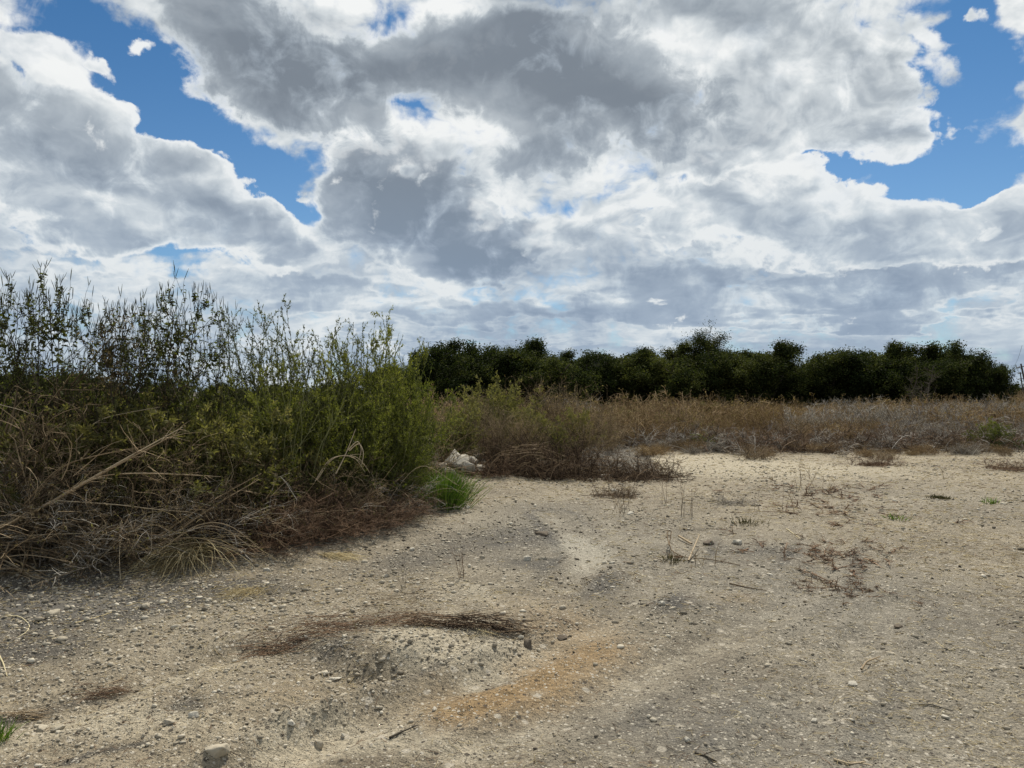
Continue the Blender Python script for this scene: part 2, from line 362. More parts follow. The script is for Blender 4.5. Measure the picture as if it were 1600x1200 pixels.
M['green_leaf'] = plant_mat('green_leaf', [(0, (.028, .040, .010)), (.5, (.098, .110, .025)), (1, (.23, .225, .06))], .5, .6, .8)
M['olive_leaf'] = plant_mat('olive_leaf', [(0, (.048, .048, .020)), (.5, (.12, .112, .042)), (1, (.25, .22, .10))], .45, .7, .9)
M['weed_leaf'] = plant_mat('weed_leaf', [(0, (.028, .030, .014)), (.5, (.060, .066, .024)), (1, (.13, .145, .045))], .4, .7, .6)
M['dead_leaf'] = plant_mat('dead_leaf', [(0, (.055, .040, .024)), (.5, (.15, .112, .062)), (1, (.32, .25, .145))], .3, .8, .6)
M['green_stem'] = plant_mat('green_stem', [(0, (.07, .075, .03)), (1, (.22, .22, .10))], 0, .7)
M['dark_stem'] = plant_mat('dark_stem', [(0, (.035, .028, .022)), (1, (.10, .085, .06))], 0, .8)
M['cane'] = plant_mat('cane', [(0, (.13, .09, .05)), (.5, (.30, .22, .13)), (1, (.56, .46, .31))], 0, .7)
M['straw'] = plant_mat('straw', [(0, (.26, .19, .09)), (.5, (.50, .40, .21)), (1, (.74, .65, .42))], .15, .7)
M['brown_twig'] = plant_mat('brown_twig', [(0, (.035, .025, .016)), (.5, (.15, .108, .064)), (1, (.42, .32, .20))], 0, .9, .7)
M['red_twig'] = plant_mat('red_twig', [(0, (.035, .022, .015)), (.5, (.125, .076, .047)), (1, (.30, .20, .125))], 0, .9, .7)
M['dark_twig'] = plant_mat('dark_twig', [(0, (.022, .015, .010)), (.5, (.085, .056, .036)), (1, (.26, .185, .115))], 0, .9, .7)
M['grey_twig'] = plant_mat('grey_twig', [(0, (.09, .08, .06)), (.5, (.26, .23, .19)), (1, (.60, .56, .48))], 0, .9, .6)
M['field_twig'] = plant_mat('field_twig', [(0, (.085, .055, .028)), (.5, (.25, .165, .080)), (1, (.52, .39, .22))], 0, .9, 1.1, ps=.35)
M['rust_leaf'] = plant_mat('rust_leaf', [(0, (.09, .060, .030)), (.5, (.24, .160, .070)), (1, (.46, .36, .20))], .35, .8, 1.0, ps=.35)
M['tuft'] = plant_mat('tuft', [(0, (.11, .18, .04)), (.5, (.27, .38, .08)), (1, (.52, .56, .18))], .45, .5)
M['pole_wood'] = plant_mat('pole_wood', [(0, (.06, .05, .045)), (1, (.12, .10, .09))], 0, .9)
M['wire'] = plant_mat('wire', [(0, (.03, .03, .03)), (1, (.05, .05, .05))], 0, .5)

def ground_mat():
    m = bpy.data.materials.new('ground'); m.use_nodes = True; t = m.node_tree; t.nodes.clear(); q = G(t)
    P = q.n('ShaderNodeNewGeometry').outputs['Position']
    mk = q.n('ShaderNodeAttribute', attribute_name='mask'); s = q.n('ShaderNodeSeparateColor'); q.put(s.inputs[0], mk.outputs['Color'])
    orange, dark, pale = s.outputs
    n0 = q.noise(P, .7, 5, .6); n1 = q.noise(P, 4, 6, .65); n2 = q.noise(P, 24, 5, .7); n3 = q.noise(P, 110, 3, .7)
    base = q.ramp(q.m('ADD', q.m('MULTIPLY', n0, .5), q.m('MULTIPLY', n1, .5)), [(.34, (.205, .172, .122)), (.5, (.305, .258, .182)), (.66, (.415, .352, .245))])
    pf = q.smooth(q.m('ADD', pale, q.m('MULTIPLY', q.m('SUBTRACT', n1, .5), .9)), .25, .75)
    base = q.mix(q.m('MULTIPLY', pf, .85), base, (.48, .42, .305))
    df = q.smooth(q.m('ADD', dark, q.m('ADD', q.m('MULTIPLY', q.m('SUBTRACT', n2, .5), 1.0), q.m('MULTIPLY', q.m('SUBTRACT', n1, .5), 1.0))), .22, .85)
    base = q.mix(q.m('MULTIPLY', df, .8), base, (.088, .082, .072))
    of = q.smooth(q.m('ADD', orange, q.m('ADD', q.m('MULTIPLY', q.m('SUBTRACT', n2, .5), .45), q.m('MULTIPLY', q.m('SUBTRACT', n1, .5), .7))), .08, 1.0)
    base = q.mix(q.m('MULTIPLY', of, .75), base, (.35, .225, .10))
    base = q.mix(mk.outputs['Alpha'], base, q.v('MULTIPLY', base, (.84, .90, 1.02)))
    grit = q.lin(q.m('ADD', q.m('MULTIPLY', n3, .6), q.m('MULTIPLY', n2, .4)), .34, .66, .48, 1.45)
    base = q.mix(1.0, base, q.xyz(grit, grit, grit), 'MULTIPLY')
    # single grains: pale and dark ones
    vs = []
    for sc_, th_, colr in ((75, .80, (.56, .51, .41)), (38, .86, (.60, .55, .45)), (95, .74, (.05, .045, .038)), (30, .90, (.07, .06, .05)), (15, .93, (.50, .45, .36))):
        v = q.n('ShaderNodeTexVoronoi', feature='F1'); q.put(v.inputs['Vector'], P); v.inputs['Scale'].default_value = sc_
        sx = q.n('ShaderNodeSeparateColor'); q.put(sx.inputs[0], v.outputs['Color'])
        f = q.m('MULTIPLY', q.smooth(sx.outputs[0], th_, th_ + .02), q.smooth(v.outputs['Distance'], .42, .28))
        base = q.mix(q.m('MULTIPLY', f, q.lin(dark, 1.0, 1.38, .85, .05)), base, colr); vs.append(v.outputs['Distance'])
    b = q.n('ShaderNodeBsdfPrincipled'); q.put(b.inputs['Base Color'], base); b.inputs['Roughness'].default_value = .95
    b.inputs['Specular IOR Level'].default_value = .15
    bu = q.n('ShaderNodeBump'); bu.inputs['Distance'].default_value = .03; q.put(bu.inputs['Strength'], q.lin(dark, 1.0, 1.38, 1.0, .15))
    h = q.m('ADD', q.m('MULTIPLY', n2, .8), q.m('ADD', q.m('MULTIPLY', n3, .45), q.m('MULTIPLY', vs[1], -.35)))
    q.put(bu.inputs['Height'], h); q.put(b.inputs['Normal'], bu.outputs[0])
    o = q.n('ShaderNodeOutputMaterial'); q.put(o.inputs[0], b.outputs[0]); return m
def stone_mat(name, stops, bump=.4):
    m = bpy.data.materials.new(name); m.use_nodes = True; t = m.node_tree; t.nodes.clear(); q = G(t)
    P = q.n('ShaderNodeNewGeometry').outputs['Position']
    f = q.n('ShaderNodeAttribute', attribute_name='tint').outputs['Fac']
    f = q.m('ADD', f, q.m('MULTIPLY', q.m('SUBTRACT', q.noise(P, 30, 4, .6), .5), .7))
    c = q.ramp(f, stops); b = q.n('ShaderNodeBsdfPrincipled'); q.put(b.inputs['Base Color'], c); b.inputs['Roughness'].default_value = .9
    b.inputs['Specular IOR Level'].default_value = .2
    bu = q.n('ShaderNodeBump'); bu.inputs['Strength'].default_value = bump; bu.inputs['Distance'].default_value = .01
    q.put(bu.inputs['Height'], q.noise(P, 60, 4, .65)); q.put(b.inputs['Normal'], bu.outputs[0])
    o = q.n('ShaderNodeOutputMaterial'); q.put(o.inputs[0], b.outputs[0]); return m
M['ground'] = ground_mat()
M['stone'] = stone_mat('stone', [(0, (.13, .112, .085)), (.35, (.27, .235, .175)), (.7, (.44, .39, .295)), (1, (.62, .57, .46))])
M['limestone'] = stone_mat('limestone', [(0, (.16, .145, .11)), (.35, (.42, .385, .31)), (1, (.66, .62, .52))], 1.0)
M['umber'] = stone_mat('umber', [(0, (.07, .055, .04)), (.6, (.16, .13, .095)), (1, (.28, .235, .17))], .9)
M['clod'] = stone_mat('clod', [(0, (.040, .034, .027)), (.6, (.10, .084, .062)), (1, (.22, .185, .135))], .9)

# ================================================================== ground
def build_ground():
    front = np.radians(np.arange(-46, 46.01, .13)); rest = np.radians(np.arange(47, 313.1, 2.5))
    th = np.concatenate([front, rest])
    r = [.6]
    while r[-1] < 3500:
        q = r[-1]; k = 1.03 if q < 2.3 else (1.0042 if q < 13 else (1.007 if q < 26 else (1.02 if q < 80 else 1.12)))
        r.append(q * k)
    r = np.array(r); nT, nR = len(th), len(r)
    Rr, Th = np.meshgrid(r, th, indexing='ij'); X = Rr * np.sin(Th); Y = Rr * np.cos(Th); Z = ground_z(X, Y)
    V = np.stack([X, Y, Z], -1).reshape(-1, 3)
    idx = np.arange(nR * nT).reshape(nR, nT); A = idx[:-1]; B = idx[1:]
    Fq = np.stack([A, np.roll(A, -1, 1), np.roll(B, -1, 1), B], -1).reshape(-1, 4)[:, ::-1]
    b = Buf(); b.add(V, Fq, .5)
    o = b.build('ground', M['ground'], smooth=True)
    # close the small disc under the viewer
    x, y = V[:, 0].astype(float), V[:, 1].astype(float)
    orange = sum(E(x, y, *q) for q in [(760, 1090, 105, 38, .8), (850, 1060, 105, 38, .7), (930, 1025, 80, 26, .6), (850, 950, 110, 45, .30), (1150, 935, 60, 18, .45), (900, 985, 120, 30, .3), (460, 1075, 90, 30, .28), (700, 1120, 60, 25, .4)])
    orange = np.clip(orange - E(x, y, 770, 1060, 42, 16, 1.1) - E(x, y, 835, 1085, 18, 8, .6), 0, 1.2)
    dark = sum(E(x, y, *q) for q in [(530, 1012, 55, 18, .75), (605, 1066, 20, 9, .9), (640, 1050, 30, 7, .6), (655, 1040, 30, 8, .5), (40, 945, 100, 36, 1.35), (150, 955, 130, 32, 1.0), (60, 1020, 110, 26, .95), (290, 925, 110, 30, .75), (420, 920, 80, 25, .55), (300, 1105, 35, 16, .8), (430, 1155, 40, 9, .6),  # the small patch low on the mound's front is its shade, painted dark
        (920, 912, 70, 22, .75), (1040, 945, 90, 16, .6), (820, 835, 90, 26, .55), (830, 880, 60, 14, .6), (620, 880, 110, 26, .55), (1180, 858, 120, 16, .45), (850, 790, 120, 20, .45), (700, 850, 90, 30, .4), (1400, 900, 260, 60, .30), (1350, 1100, 220, 60, .28), (1150, 1170, 160, 40, .3), (1000, 1100, 90, 50, .2), (1500, 800, 160, 30, .3), (580, 950, 120, 14, .35)])
    for pts, wd_, am in (([gp(110, 1190), gp(160, 1172), (gp(230, 1158))], .035, .9), ([gp(5, 1115), gp(75, 1100), gp(200, 1068)], .05, .5), ([gp(480, 1140), gp(600, 1090), gp(700, 1040)], .05, .35)):
        dark = dark + am * np.exp(-(seg_dist(x, y, pts) / wd_) ** 2)
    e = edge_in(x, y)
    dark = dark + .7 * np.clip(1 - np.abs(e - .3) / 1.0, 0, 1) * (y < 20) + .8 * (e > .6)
    pale = sum(E(x, y, *q) for q in [(500, 1150, 130, 40, .7), (200, 1130, 200, 40, .6), (1080, 722, 170, 16, .8), (1300, 735, 300, 22, .5), (930, 870, 60, 30, .6), (880, 848, 50, 14, .5), (740, 925, 90, 22, .6), (715, 1012, 100, 34, 1.1), (650, 1000, 60, 16, .8), (400, 1060, 140, 26, .4), (960, 1010, 120, 40, .25), (620, 1160, 110, 26, .4), (1200, 960, 200, 20, .2), (380, 1000, 90, 16, .35)])
    dt = np.min([seg_dist(x, y, t) for t in TRACKS], 0); wob = .6 + .8 * vnoise(x * 1.7, y * 1.7, 44); trk = np.exp(-(dt / .17) ** 2) * wob
    pale = pale + .34 * trk; dark = dark * (1 - .6 * np.clip(trk, 0, 1)) + .25 * np.exp(-((dt - .30) / .09) ** 2)
    pale = np.clip(pale, 0, 1) - .2 * np.clip((x - .5) / 1.5, 0, 1) * (y < 12)
    far = np.clip((y - 34) / 15, 0, 1); dark = dark + 1.4 * far; orange = orange + .10 * far; pale = pale * (1 - far)
    grey = np.clip(E(x, y, 1350, 950, 420, 170, .9) + E(x, y, 1150, 1150, 350, 90, .8) + E(x, y, 850, 820, 220, 60, .8) + E(x, y, 1450, 780, 300, 40, .5) + E(x, y, 100, 960, 300, 60, .6), 0, 1)
    col = np.stack([orange, np.clip(dark, 0, 1.4), np.clip(pale, 0, 1), grey], 1).astype(np.float32)
    a = o.data.attributes.new('mask', 'FLOAT_COLOR', 'POINT'); a.data.foreach_set('color', col.ravel())
    tag(o, kind='structure'); return o
build_ground()

# ================================================================== stones
PHI = (1 + 5 ** .5) / 2
ICO = unit(np.array([(-1, PHI, 0), (1, PHI, 0), (-1, -PHI, 0), (1, -PHI, 0), (0, -1, PHI), (0, 1, PHI), (0, -1, -PHI), (0, 1, -PHI), (PHI, 0, -1), (PHI, 0, 1), (-PHI, 0, -1), (-PHI, 0, 1)], float))
ICOF = np.array([(0, 11, 5), (0, 5, 1), (0, 1, 7), (0, 7, 10), (0, 10, 11), (1, 5, 9), (5, 11, 4), (11, 10, 2), (10, 7, 6), (7, 1, 8), (3, 9, 4), (3, 4, 2), (3, 2, 6), (3, 6, 8), (3, 8, 9), (4, 9, 5), (2, 4, 11), (6, 2, 10), (8, 6, 7), (9, 8, 1)])
def stones(b, x, y, size, tint, rng, flat=.6, sink=.25):
    n = len(x); V = ICO[None] * (1 + rng.normal(size=(n, 12, 1)) * .16)
    s = size[:, None] * .5 * np.stack([rng.uniform(.8, 1.4, n), rng.uniform(.6, 1.0, n), rng.uniform(flat * .6, flat * 1.2, n)], 1)
    V = V * s[:, None, :]
    a = rng.uniform(0, 2 * np.pi, n); c, q = np.cos(a)[:, None], np.sin(a)[:, None]
    V = np.stack([V[..., 0] * c - V[..., 1] * q, V[..., 0] * q + V[..., 1] * c, V[..., 2]], -1)
    z = ground_z(x, y)
    V += np.stack([x, y, z + s[:, 2] * (1 - 2 * sink)], 1)[:, None, :]
    Fi = (ICOF[None] + (np.arange(n) * 12)[:, None, None]).reshape(-1, 3)
    b.add(V.reshape(-1, 3), Fi, np.repeat(tint, 12))
def scatter(n, rng, d0, d1, half=.80):
    """positions over the clearing, denser close by"""
    d = d0 * (d1 / d0) ** rng.random(n); x = rng.uniform(-half, half, n) * d; return x, d
def build_gravel():
    rng = rng_(5); b = Buf()
    x, y = scatter(95000, rng, 2.6, 26); dens = .22 + 1.5 * fbm(x, y, 1.1, 3, 91) + .6 * fbm(x, y, 5, 2, 92) - .8 * E(x, y, 830, 1070, 150, 50)
    dens += .8 * ell(x, y, 690, 1020, .5, .3) + .9 * np.exp(-(seg_dist(x, y, RIDGE) / .12) ** 2) + .5 * np.clip(.5 - x / y, 0, 1) * (y < 9) + .4 * ell(x, y, 920, 910, .6, .4) + .5 * ell(x, y, 650, 1120, .6, .2)
    dens -= .55 * np.exp(-(np.min([seg_dist(x, y, t) for t in TRACKS], 0) / .16) ** 2) + .4 * ell(x, y, 800, 1060, .5, .3) + .3 * ell(x, y, 620, 1160, .5, .15)
    k = rng.random(len(x)) < np.clip(dens, .08, 1); k &= edge_in(x, y) < 1.2
    x, y = x[k], y[k]; n = len(x)
    size = (.0050 + .0050 * rng.exponential(1, n)) * np.clip(y / 4.0, .8, 3.0); size = np.minimum(size * (1 + .5 * E(x, y, 200, 960, 330, 80) + .4 * E(x, y, 680, 1020, 150, 40)), .06)
    stones(b, x, y, size, np.clip(rng.beta(2.2, 1.8, n), 0, 1), rng)
    o = b.build('gravel', M['stone']); tag(o, 'loose pale gravel scattered over the bare clearing', 'gravel', kind='stuff')
    b = Buf(); x, y = scatter(45000, rng, 2.6, 24); dens = -.02 + 1.0 * fbm(x, y, 1.4, 3, 97) + .5 * fbm(x, y, 6, 2, 98)
    for q in [(525, 1012, 60, 20, .45), (605, 1064, 20, 8, .5), (60, 960, 160, 60, .8), (300, 925, 160, 30, .7), (300, 1105, 35, 16, .8), (840, 830, 90, 26, .6), (920, 912, 80, 22, .8), (1040, 945, 90, 16, .5), (1180, 855, 90, 14, .5), (680, 850, 100, 30, .5)]: dens = dens + E(x, y, *q)
    dens = dens + .9 * np.exp(-(seg_dist(x, y, [gp(110, 1190), gp(160, 1172), gp(230, 1158)]) / .05) ** 2)
    k = (rng.random(len(x)) < dens) & (edge_in(x, y) < 1.2); x, y = x[k], y[k]; n = len(x)
    size = np.minimum((.004 + .0035 * rng.exponential(1, n)) * np.clip(y / 4.0, .8, 2.2), .03)
    stones(b, x, y, size, rng.random(n), rng, .7); tag(b.build('soil_crumbs', M['clod']), 'dark crumbs of earth scattered over the bare clearing', 'soil', kind='stuff')
build_gravel()
def rock_mesh(b, cx, cy, sx, sy, sz, seed, tint=.6, sub=3, sink=.25, rough=.22, rot=0.0):
    """one faceted, weathered rock"""
    import bmesh
    rng = rng_(seed * 7 + 3); pts = unit(rng.normal(size=(15, 3))) * rng.uniform(.82, 1.08, (15, 1))
    pts = np.sign(pts) * np.abs(pts) ** .8
    bm = bmesh.new(); vs = [bm.verts.new(p) for p in pts]; hull = bmesh.ops.convex_hull(bm, input=vs)
    bmesh.ops.delete(bm, geom=[v for v in bm.verts if not v.link_faces], context='VERTS')
    bmesh.ops.triangulate(bm, faces=bm.faces[:]); bmesh.ops.bevel(bm, geom=bm.edges[:], offset=.07, segments=1, affect='EDGES'); bmesh.ops.triangulate(bm, faces=bm.faces[:])
    bmesh.ops.subdivide_edges(bm, edges=[e for e in bm.edges if e.calc_length() > .25], cuts=3, use_grid_fill=True); bmesh.ops.triangulate(bm, faces=bm.faces[:])
    bm.verts.index_update(); V = np.array([v.co[:] for v in bm.verts]); Fi = np.array([[v.index for v in f.verts] for f in bm.faces]); bm.free()
    nz = fbm(V[:, 0] * 1.1 + V[:, 2] * 1.7 + seed, V[:, 1] - V[:, 2] * 1.3, 3.2, 4, seed) * rough
    V = V * (1 + nz)[:, None] * np.array([sx, sy, sz]) * .5
    c, s = math.cos(rot), math.sin(rot)
    V = np.stack([V[:, 0] * c - V[:, 1] * s, V[:, 0] * s + V[:, 1] * c, V[:, 2]], 1)
    V[:, 2] += sz * .5 * (1 - 2 * sink); V += np.array([cx, cy, 0])
    b.add(V, Fi, np.clip(tint + nz * 1.5, 0, 1))
ROCKS = [  # px, py(base), width px, height px, kind, label
    (345, 1188, 40, 22, 'stone', 'pale grey rounded rock near the bottom edge of the picture'),
    (86, 965, 21, 17, 'stone', 'cream angular stone on the dark soil below the fallen canes'),
    (100, 1066, 12, 8, 'stone', 'small whitish stone on the slope right of the burnt soil'),
    (228, 952, 18, 11, 'stone', 'flat buff stone half buried under the straw clump'),
    (68, 1126, 26, 12, 'stone', 'brown flat stone lying beside the bright green sprig'),
    (95, 1132, 18, 11, 'stone', 'pale stone just right of a brown flat stone'),
    (305, 1122, 17, 13, 'limestone', 'chalky white stone on the small dark patch of soil'),
    (267, 1134, 16, 12, 'stone', 'grey white stone at the foot of the small dark patch'),
    (251, 1150, 11, 8, 'stone', 'little cream stone by itself on the pale track'),
    (538, 1096, 14, 11, 'stone', 'round buff stone in the track before the gravel mound'),
    (502, 1144, 20, 16, 'stone', 'buff rounded stone sitting on the stone ridge of the track'),
    (536, 1133, 9, 10, 'limestone', 'white upright pebble right of the buff rounded stone'),
    (457, 1141, 16, 9, 'limestone', 'flat white pebble on the left of the stone ridge'),
    (525, 1040, 18, 9, 'limestone', 'flat white stone on the dark soil before the mound'),
    (680, 1102, 11, 9, 'limestone', 'white pebble at the left edge of the orange stain'),
    (825, 1009, 20, 18, 'clod', 'dark brown clod of earth at the end of the brushwood bundle'),
    (878, 995, 22, 8, 'clod', 'flat stone, painted dark mostly for shade, right of the upright dark clod'),
    (823, 872, 16, 12, 'limestone', 'white stone at the edge of the grey gravel patch'),
    (848, 872, 14, 9, 'stone', 'grey stone right of a white stone on the gravel patch'),
    (1151, 848, 21, 13, 'limestone', 'large whitish stone right of the dug up soil'),
    (1107, 850, 26, 11, 'clod', 'low lump of soil, painted dark mostly for shade, left of the large whitish stone'),
    (1034, 949, 12, 9, 'limestone', 'square pale stone in the middle of the clearing'),
    (1050, 953, 12, 6, 'stone', 'low grey stone right of the square pale stone'),
    (847, 832, 28, 11, 'clod', 'crumbly lump with grey chips, painted dark mostly for shade, in the middle distance'),
    (948, 745, 24, 9, 'limestone', 'pale slab lying in front of the brown brush pile'),
    (959, 765, 14, 6, 'limestone', 'small white slab below the pale slab by the brush pile'),
    (984, 803, 14, 6, 'limestone', 'white flat stone below the lone dead twig bush'),
    (392, 1018, 1, 1, None, ''),
    (1330, 1066, 17, 7, 'limestone', 'white flat stone on the right of the clearing, alone'),
    (1270, 1120, 12, 9, 'limestone', 'whitish stone near the lower right of the bare ground'),
    (1073, 1160, 13, 9, 'limestone', 'white stone near the bottom edge, right of the middle'),
    (1390, 1020, 18, 6, 'stone', 'flat pale stone above the curved root on the right'),
    (1402, 977, 16, 8, 'clod', 'flat stone, painted dark mostly for shade, at the right below the reddish tuft'),
    (1475, 1113, 14, 8, 'limestone', 'white stone in the dry litter at lower right'),
    (418, 893, 12, 9, 'limestone', 'white stone at the foot of the brown dead weeds'),
    (648, 790, 10, 6, 'limestone', 'white pebble left of the green grass tuft'),
    (731, 790, 9, 7, 'limestone', 'white pebble right of the green grass tuft'),
    (644, 857, 8, 8, 'limestone', 'white pebble in the bare grey ground below the grass tuft'),
    (545, 862, 14, 8, 'clod', 'dark stone at the tip of the brown dead weeds'),
    (605, 900, 11, 8, 'limestone', 'white pebble beside the yellow straw wisp'),
]
for (px, py, wp, hp, kd, lab) in ROCKS:
    if kd is None: continue
    x, y = gp(px, py); s = y / F; b = Buf()
    rock_mesh(b, 0, 0, wp * s * 1.2, wp * s * .85, hp * s * (1.15 if px == 825 else .8 if kd == 'clod' else 1.05), px, .58 if kd != 'clod' else .4, 4, .36, .30, px)
    o = b.build('rock' if kd != 'clod' else ('earth_clod' if 'stone' not in lab else 'rock'), M['umber' if kd == 'clod' else kd], loc=(x, y, gz(x, y)))  # umber: own brown on the upright clod, mostly painted shade on the others
    tag(o, lab, 'stone' if kd != 'clod' or 'stone' in lab else 'clod', 'loose stones on the clearing')
# the broken limestone slabs between the bushes
for (px, py, dpt, wp, hp, sd_, rt, lab) in [
    (718, 742, 13.9, 40, 24, 5, .5, 'largest white limestone block behind the green grass tuft'), (706, 730, 14.1, 34, 26, 6, 1.9, 'upright cracked limestone block topping the rubble'), (692, 742, 13.8, 28, 18, 8, 1.2, 'cracked white limestone block left of the largest one'),
    (728, 736, 13.8, 22, 14, 9, .2, 'white slab leaning on the right of the largest block'), (704, 748, 13.5, 24, 12, 10, 2.4, 'low white slab at the foot of the rubble'), (682, 734, 14.1, 18, 12, 11, .8, 'small white block between the cracked one and the low slab'),
    (673, 720, 14.6, 22, 12, 12, .2, 'small pale block at the upper left of the limestone rubble'), (664, 734, 13.7, 20, 9, 15, 2.0, 'low pale slab left of the limestone rubble'),
    (738, 726, 14.4, 20, 11, 18, 1.0, 'grey pink slab right of the limestone rubble'), (678, 706, 15.5, 24, 10, 25, .1, 'dull buff slab behind the limestone rubble'),
    (750, 732, 14.0, 12, 6, 28, .4, 'small white stone under the forked dead twig'), (732, 688, 17, 16, 7, 31, 1.5, 'pale stone on the rise behind the limestone rubble'),
    (744, 692, 16.8, 12, 6, 33, 1.5, 'second pale stone on the rise, right of the first'), (655, 712, 14.9, 14, 7, 35, .9, 'small pale stone under the edge of the green bush')]:
    x = at(px, dpt); q = dpt / F; b = Buf()
    rock_mesh(b, 0, 0, wp * q * 1.35, wp * q * .8, hp * q * 1.45, sd_, .48, 4, .15, .30, rt)
    z = max(gz(x, dpt) - .02, min(EYE + (HZ - py) / F * dpt, gz(x, dpt) + .2))
    o = b.build('limestone_block', M['limestone'], loc=(x, dpt, z)); o.rotation_euler = (math.sin(sd_) * .35, math.cos(sd_ * 2) * .35, 0); tag(o, lab, 'rock', 'broken limestone blocks beside the brush')

# ================================================================== litter on the clearing
def build_litter():
    rng = rng_(9); b = Buf()
    def strips(n, x, y, Lm, wid, tint):
        n = len(x); a = rng.uniform(0, 2 * np.pi, n); z = ground_z(x, y)
        d = np.stack([np.cos(a), np.sin(a), rng.normal(0, .08, n)], 1)
        P0 = np.stack([x, y, z + .004], 1); m = P0 + d * (Lm * .5)[:, None] + rng.normal(size=(n, 3)) * (Lm * .08)[:, None]; e = P0 + d * Lm[:, None]
        m[:, 2] = np.maximum(m[:, 2], ground_z(m[:, 0], m[:, 1]) + .004 + rng.random(n) * .008); e[:, 2] = np.maximum(e[:, 2], ground_z(e[:, 0], e[:, 1]) + .003)
        b.tubes(np.stack([P0, m, e], 1), np.repeat(wid[:, None], 3, 1), tint)
    x, y = scatter(42000, rng, 2.8, 26)
    dens = .20 + .35 * E(x, y, 300, 940, 330, 60) + 1.0 * fbm(x, y, .7, 3, 61) + .35 * np.clip((x / y - .05) * 2, 0, 1) + .5 * np.exp(-np.abs(edge_in(x, y)) / .9) + .2 * (y > 12)
    dens -= .5 * ell(x, y, 1000, 1020, .9, .7) + .3 * ell(x, y, 500, 1150, .8, .3)
    k = (rng.random(len(x)) < dens) & (edge_in(x, y) < 1); x, y = x[k], y[k]; n = len(x)
    strips(n, x, y, rng.uniform(.015, .08, n) * np.clip(y / 6, .8, 1.3), .0010 * np.clip(y / 3.6, 1, 4), rng.beta(2, 2, n))
    tag(b.build('dry_grass_litter', M['straw']), 'short bits of dry straw strewn over the bare ground', 'straw litter', kind='stuff')
    b = Buf(); x, y = scatter(16000, rng, 3, 26)
    dens = .12 + .9 * fbm(x, y, .9, 3, 66) + .9 * np.exp(-np.abs(edge_in(x, y)) / .6) + .5 * ell(x, y, 1290, 850, 1.2, .6) + .5 * ell(x, y, 1290, 790, 1.2, .8) + .4 * ell(x, y, 1150, 770, 2, 1.2)
    k = (rng.random(len(x)) < dens) & (edge_in(x, y) < 1.2); x, y = x[k], y[k]; n = len(x)
    strips(n, x, y, rng.uniform(.015, .08, n) * np.clip(y / 6, .8, 1.3), .0011 * np.clip(y / 3.6, 1, 4), rng.beta(2, 2, n))
    tag(b.build('twig_litter', M['red_twig']), 'broken brown twig bits strewn over the bare ground', 'twig litter', kind='stuff')
build_litter()

# ================================================================== plant builders (each returns a root Empty at the plant's base)
def make_ragweed(seed, h=2.6, stems=1, lean=6, leafy=1.0, dead=False, arm=1.0):
    rng = rng_(seed); root = empty('giant_ragweed')
    st = Buf(); lf = Buf(); fl = Buf()
    base = rng.normal(size=(stems, 3)) * .05; base[:, 2] = -.05
    P = grow(base, cone(stems, rng, 1, lean * 1.7), h * rng.uniform(.8, 1, stems), 14, rng, 0, .055)
    st.tubes(P, np.linspace(.011, .003, 14)[None], rng.random(stems) * .6, 4)
    nb = 22 * stems; wh = rng.integers(0, stems, nb); t = rng.uniform(.22, .99, nb)
    p, T = along(P, wh, t); d = off(T, rng, 52); d[:, 2] += .15
    L = h * (.07 + .33 * (1 - t)) * rng.uniform(.6, 1.25, nb) * arm
    B = grow(p, d, L, 7, rng, -.12, .12); st.tubes(B, np.linspace(.0045, .0016, 7)[None], rng.random(nb) * .6)
    ns = nb * 3; wh = rng.integers(0, nb, ns); t2 = rng.uniform(.25, 1, ns); p, T = along(B, wh, t2)
    d = off(T, rng, 38); d[:, 2] += .5
    S = grow(p, d, L[wh] * .45 * rng.uniform(.5, 1.2, ns) + .03, 5, rng, -.3, .10); st.tubes(S, np.linspace(.0026, .0012, 5)[None], rng.random(ns) * .6)
    # leaves hang from stems and twigs
    nl = int(330 * stems * leafy); wh = rng.integers(0, ns, nl); p, T = along(S, wh, rng.random(nl) * .9)
    d = off(T, rng, 60); d[:, 2] -= .7
    lf.leaves(p, d, rng.uniform(.020, .050, nl), rng.uniform(.011, .025, nl), rng.random(nl), rng, .5)
    nl = int(60 * stems * leafy); wh = rng.integers(0, stems, nl); p, T = along(P, wh, rng.uniform(.15, .95, nl)); d = cone(nl, rng, 70, 130)
    lf.leaves(p + d * .03, d, rng.uniform(.05, .11, nl), rng.uniform(.02, .05, nl), rng.random(nl) * .7, rng, .5)
    # flower spikes: thin upright candles at every tip
    tips = np.concatenate([S[:, -1], B[:, -1], P[:, -1]]); tz = tips[:, 2]; tips = tips[tz > h * .45]
    rep = np.repeat(tips, 2, 0); n = len(rep); d = cone(n, rng, 4, 32)
    K = grow(rep, d, rng.uniform(.05, .13, n), 4, rng, -.2, .04); fl.tubes(K, np.array([[.0018, .0034, .0028, .0010]]), rng.random(n))
    st.build('stem', M['dark_stem'], root); lf.build('foliage', M['dead_leaf' if dead else 'weed_leaf'], root); fl.build('flower_sprays', M['weed_leaf'], root)
    return root, h
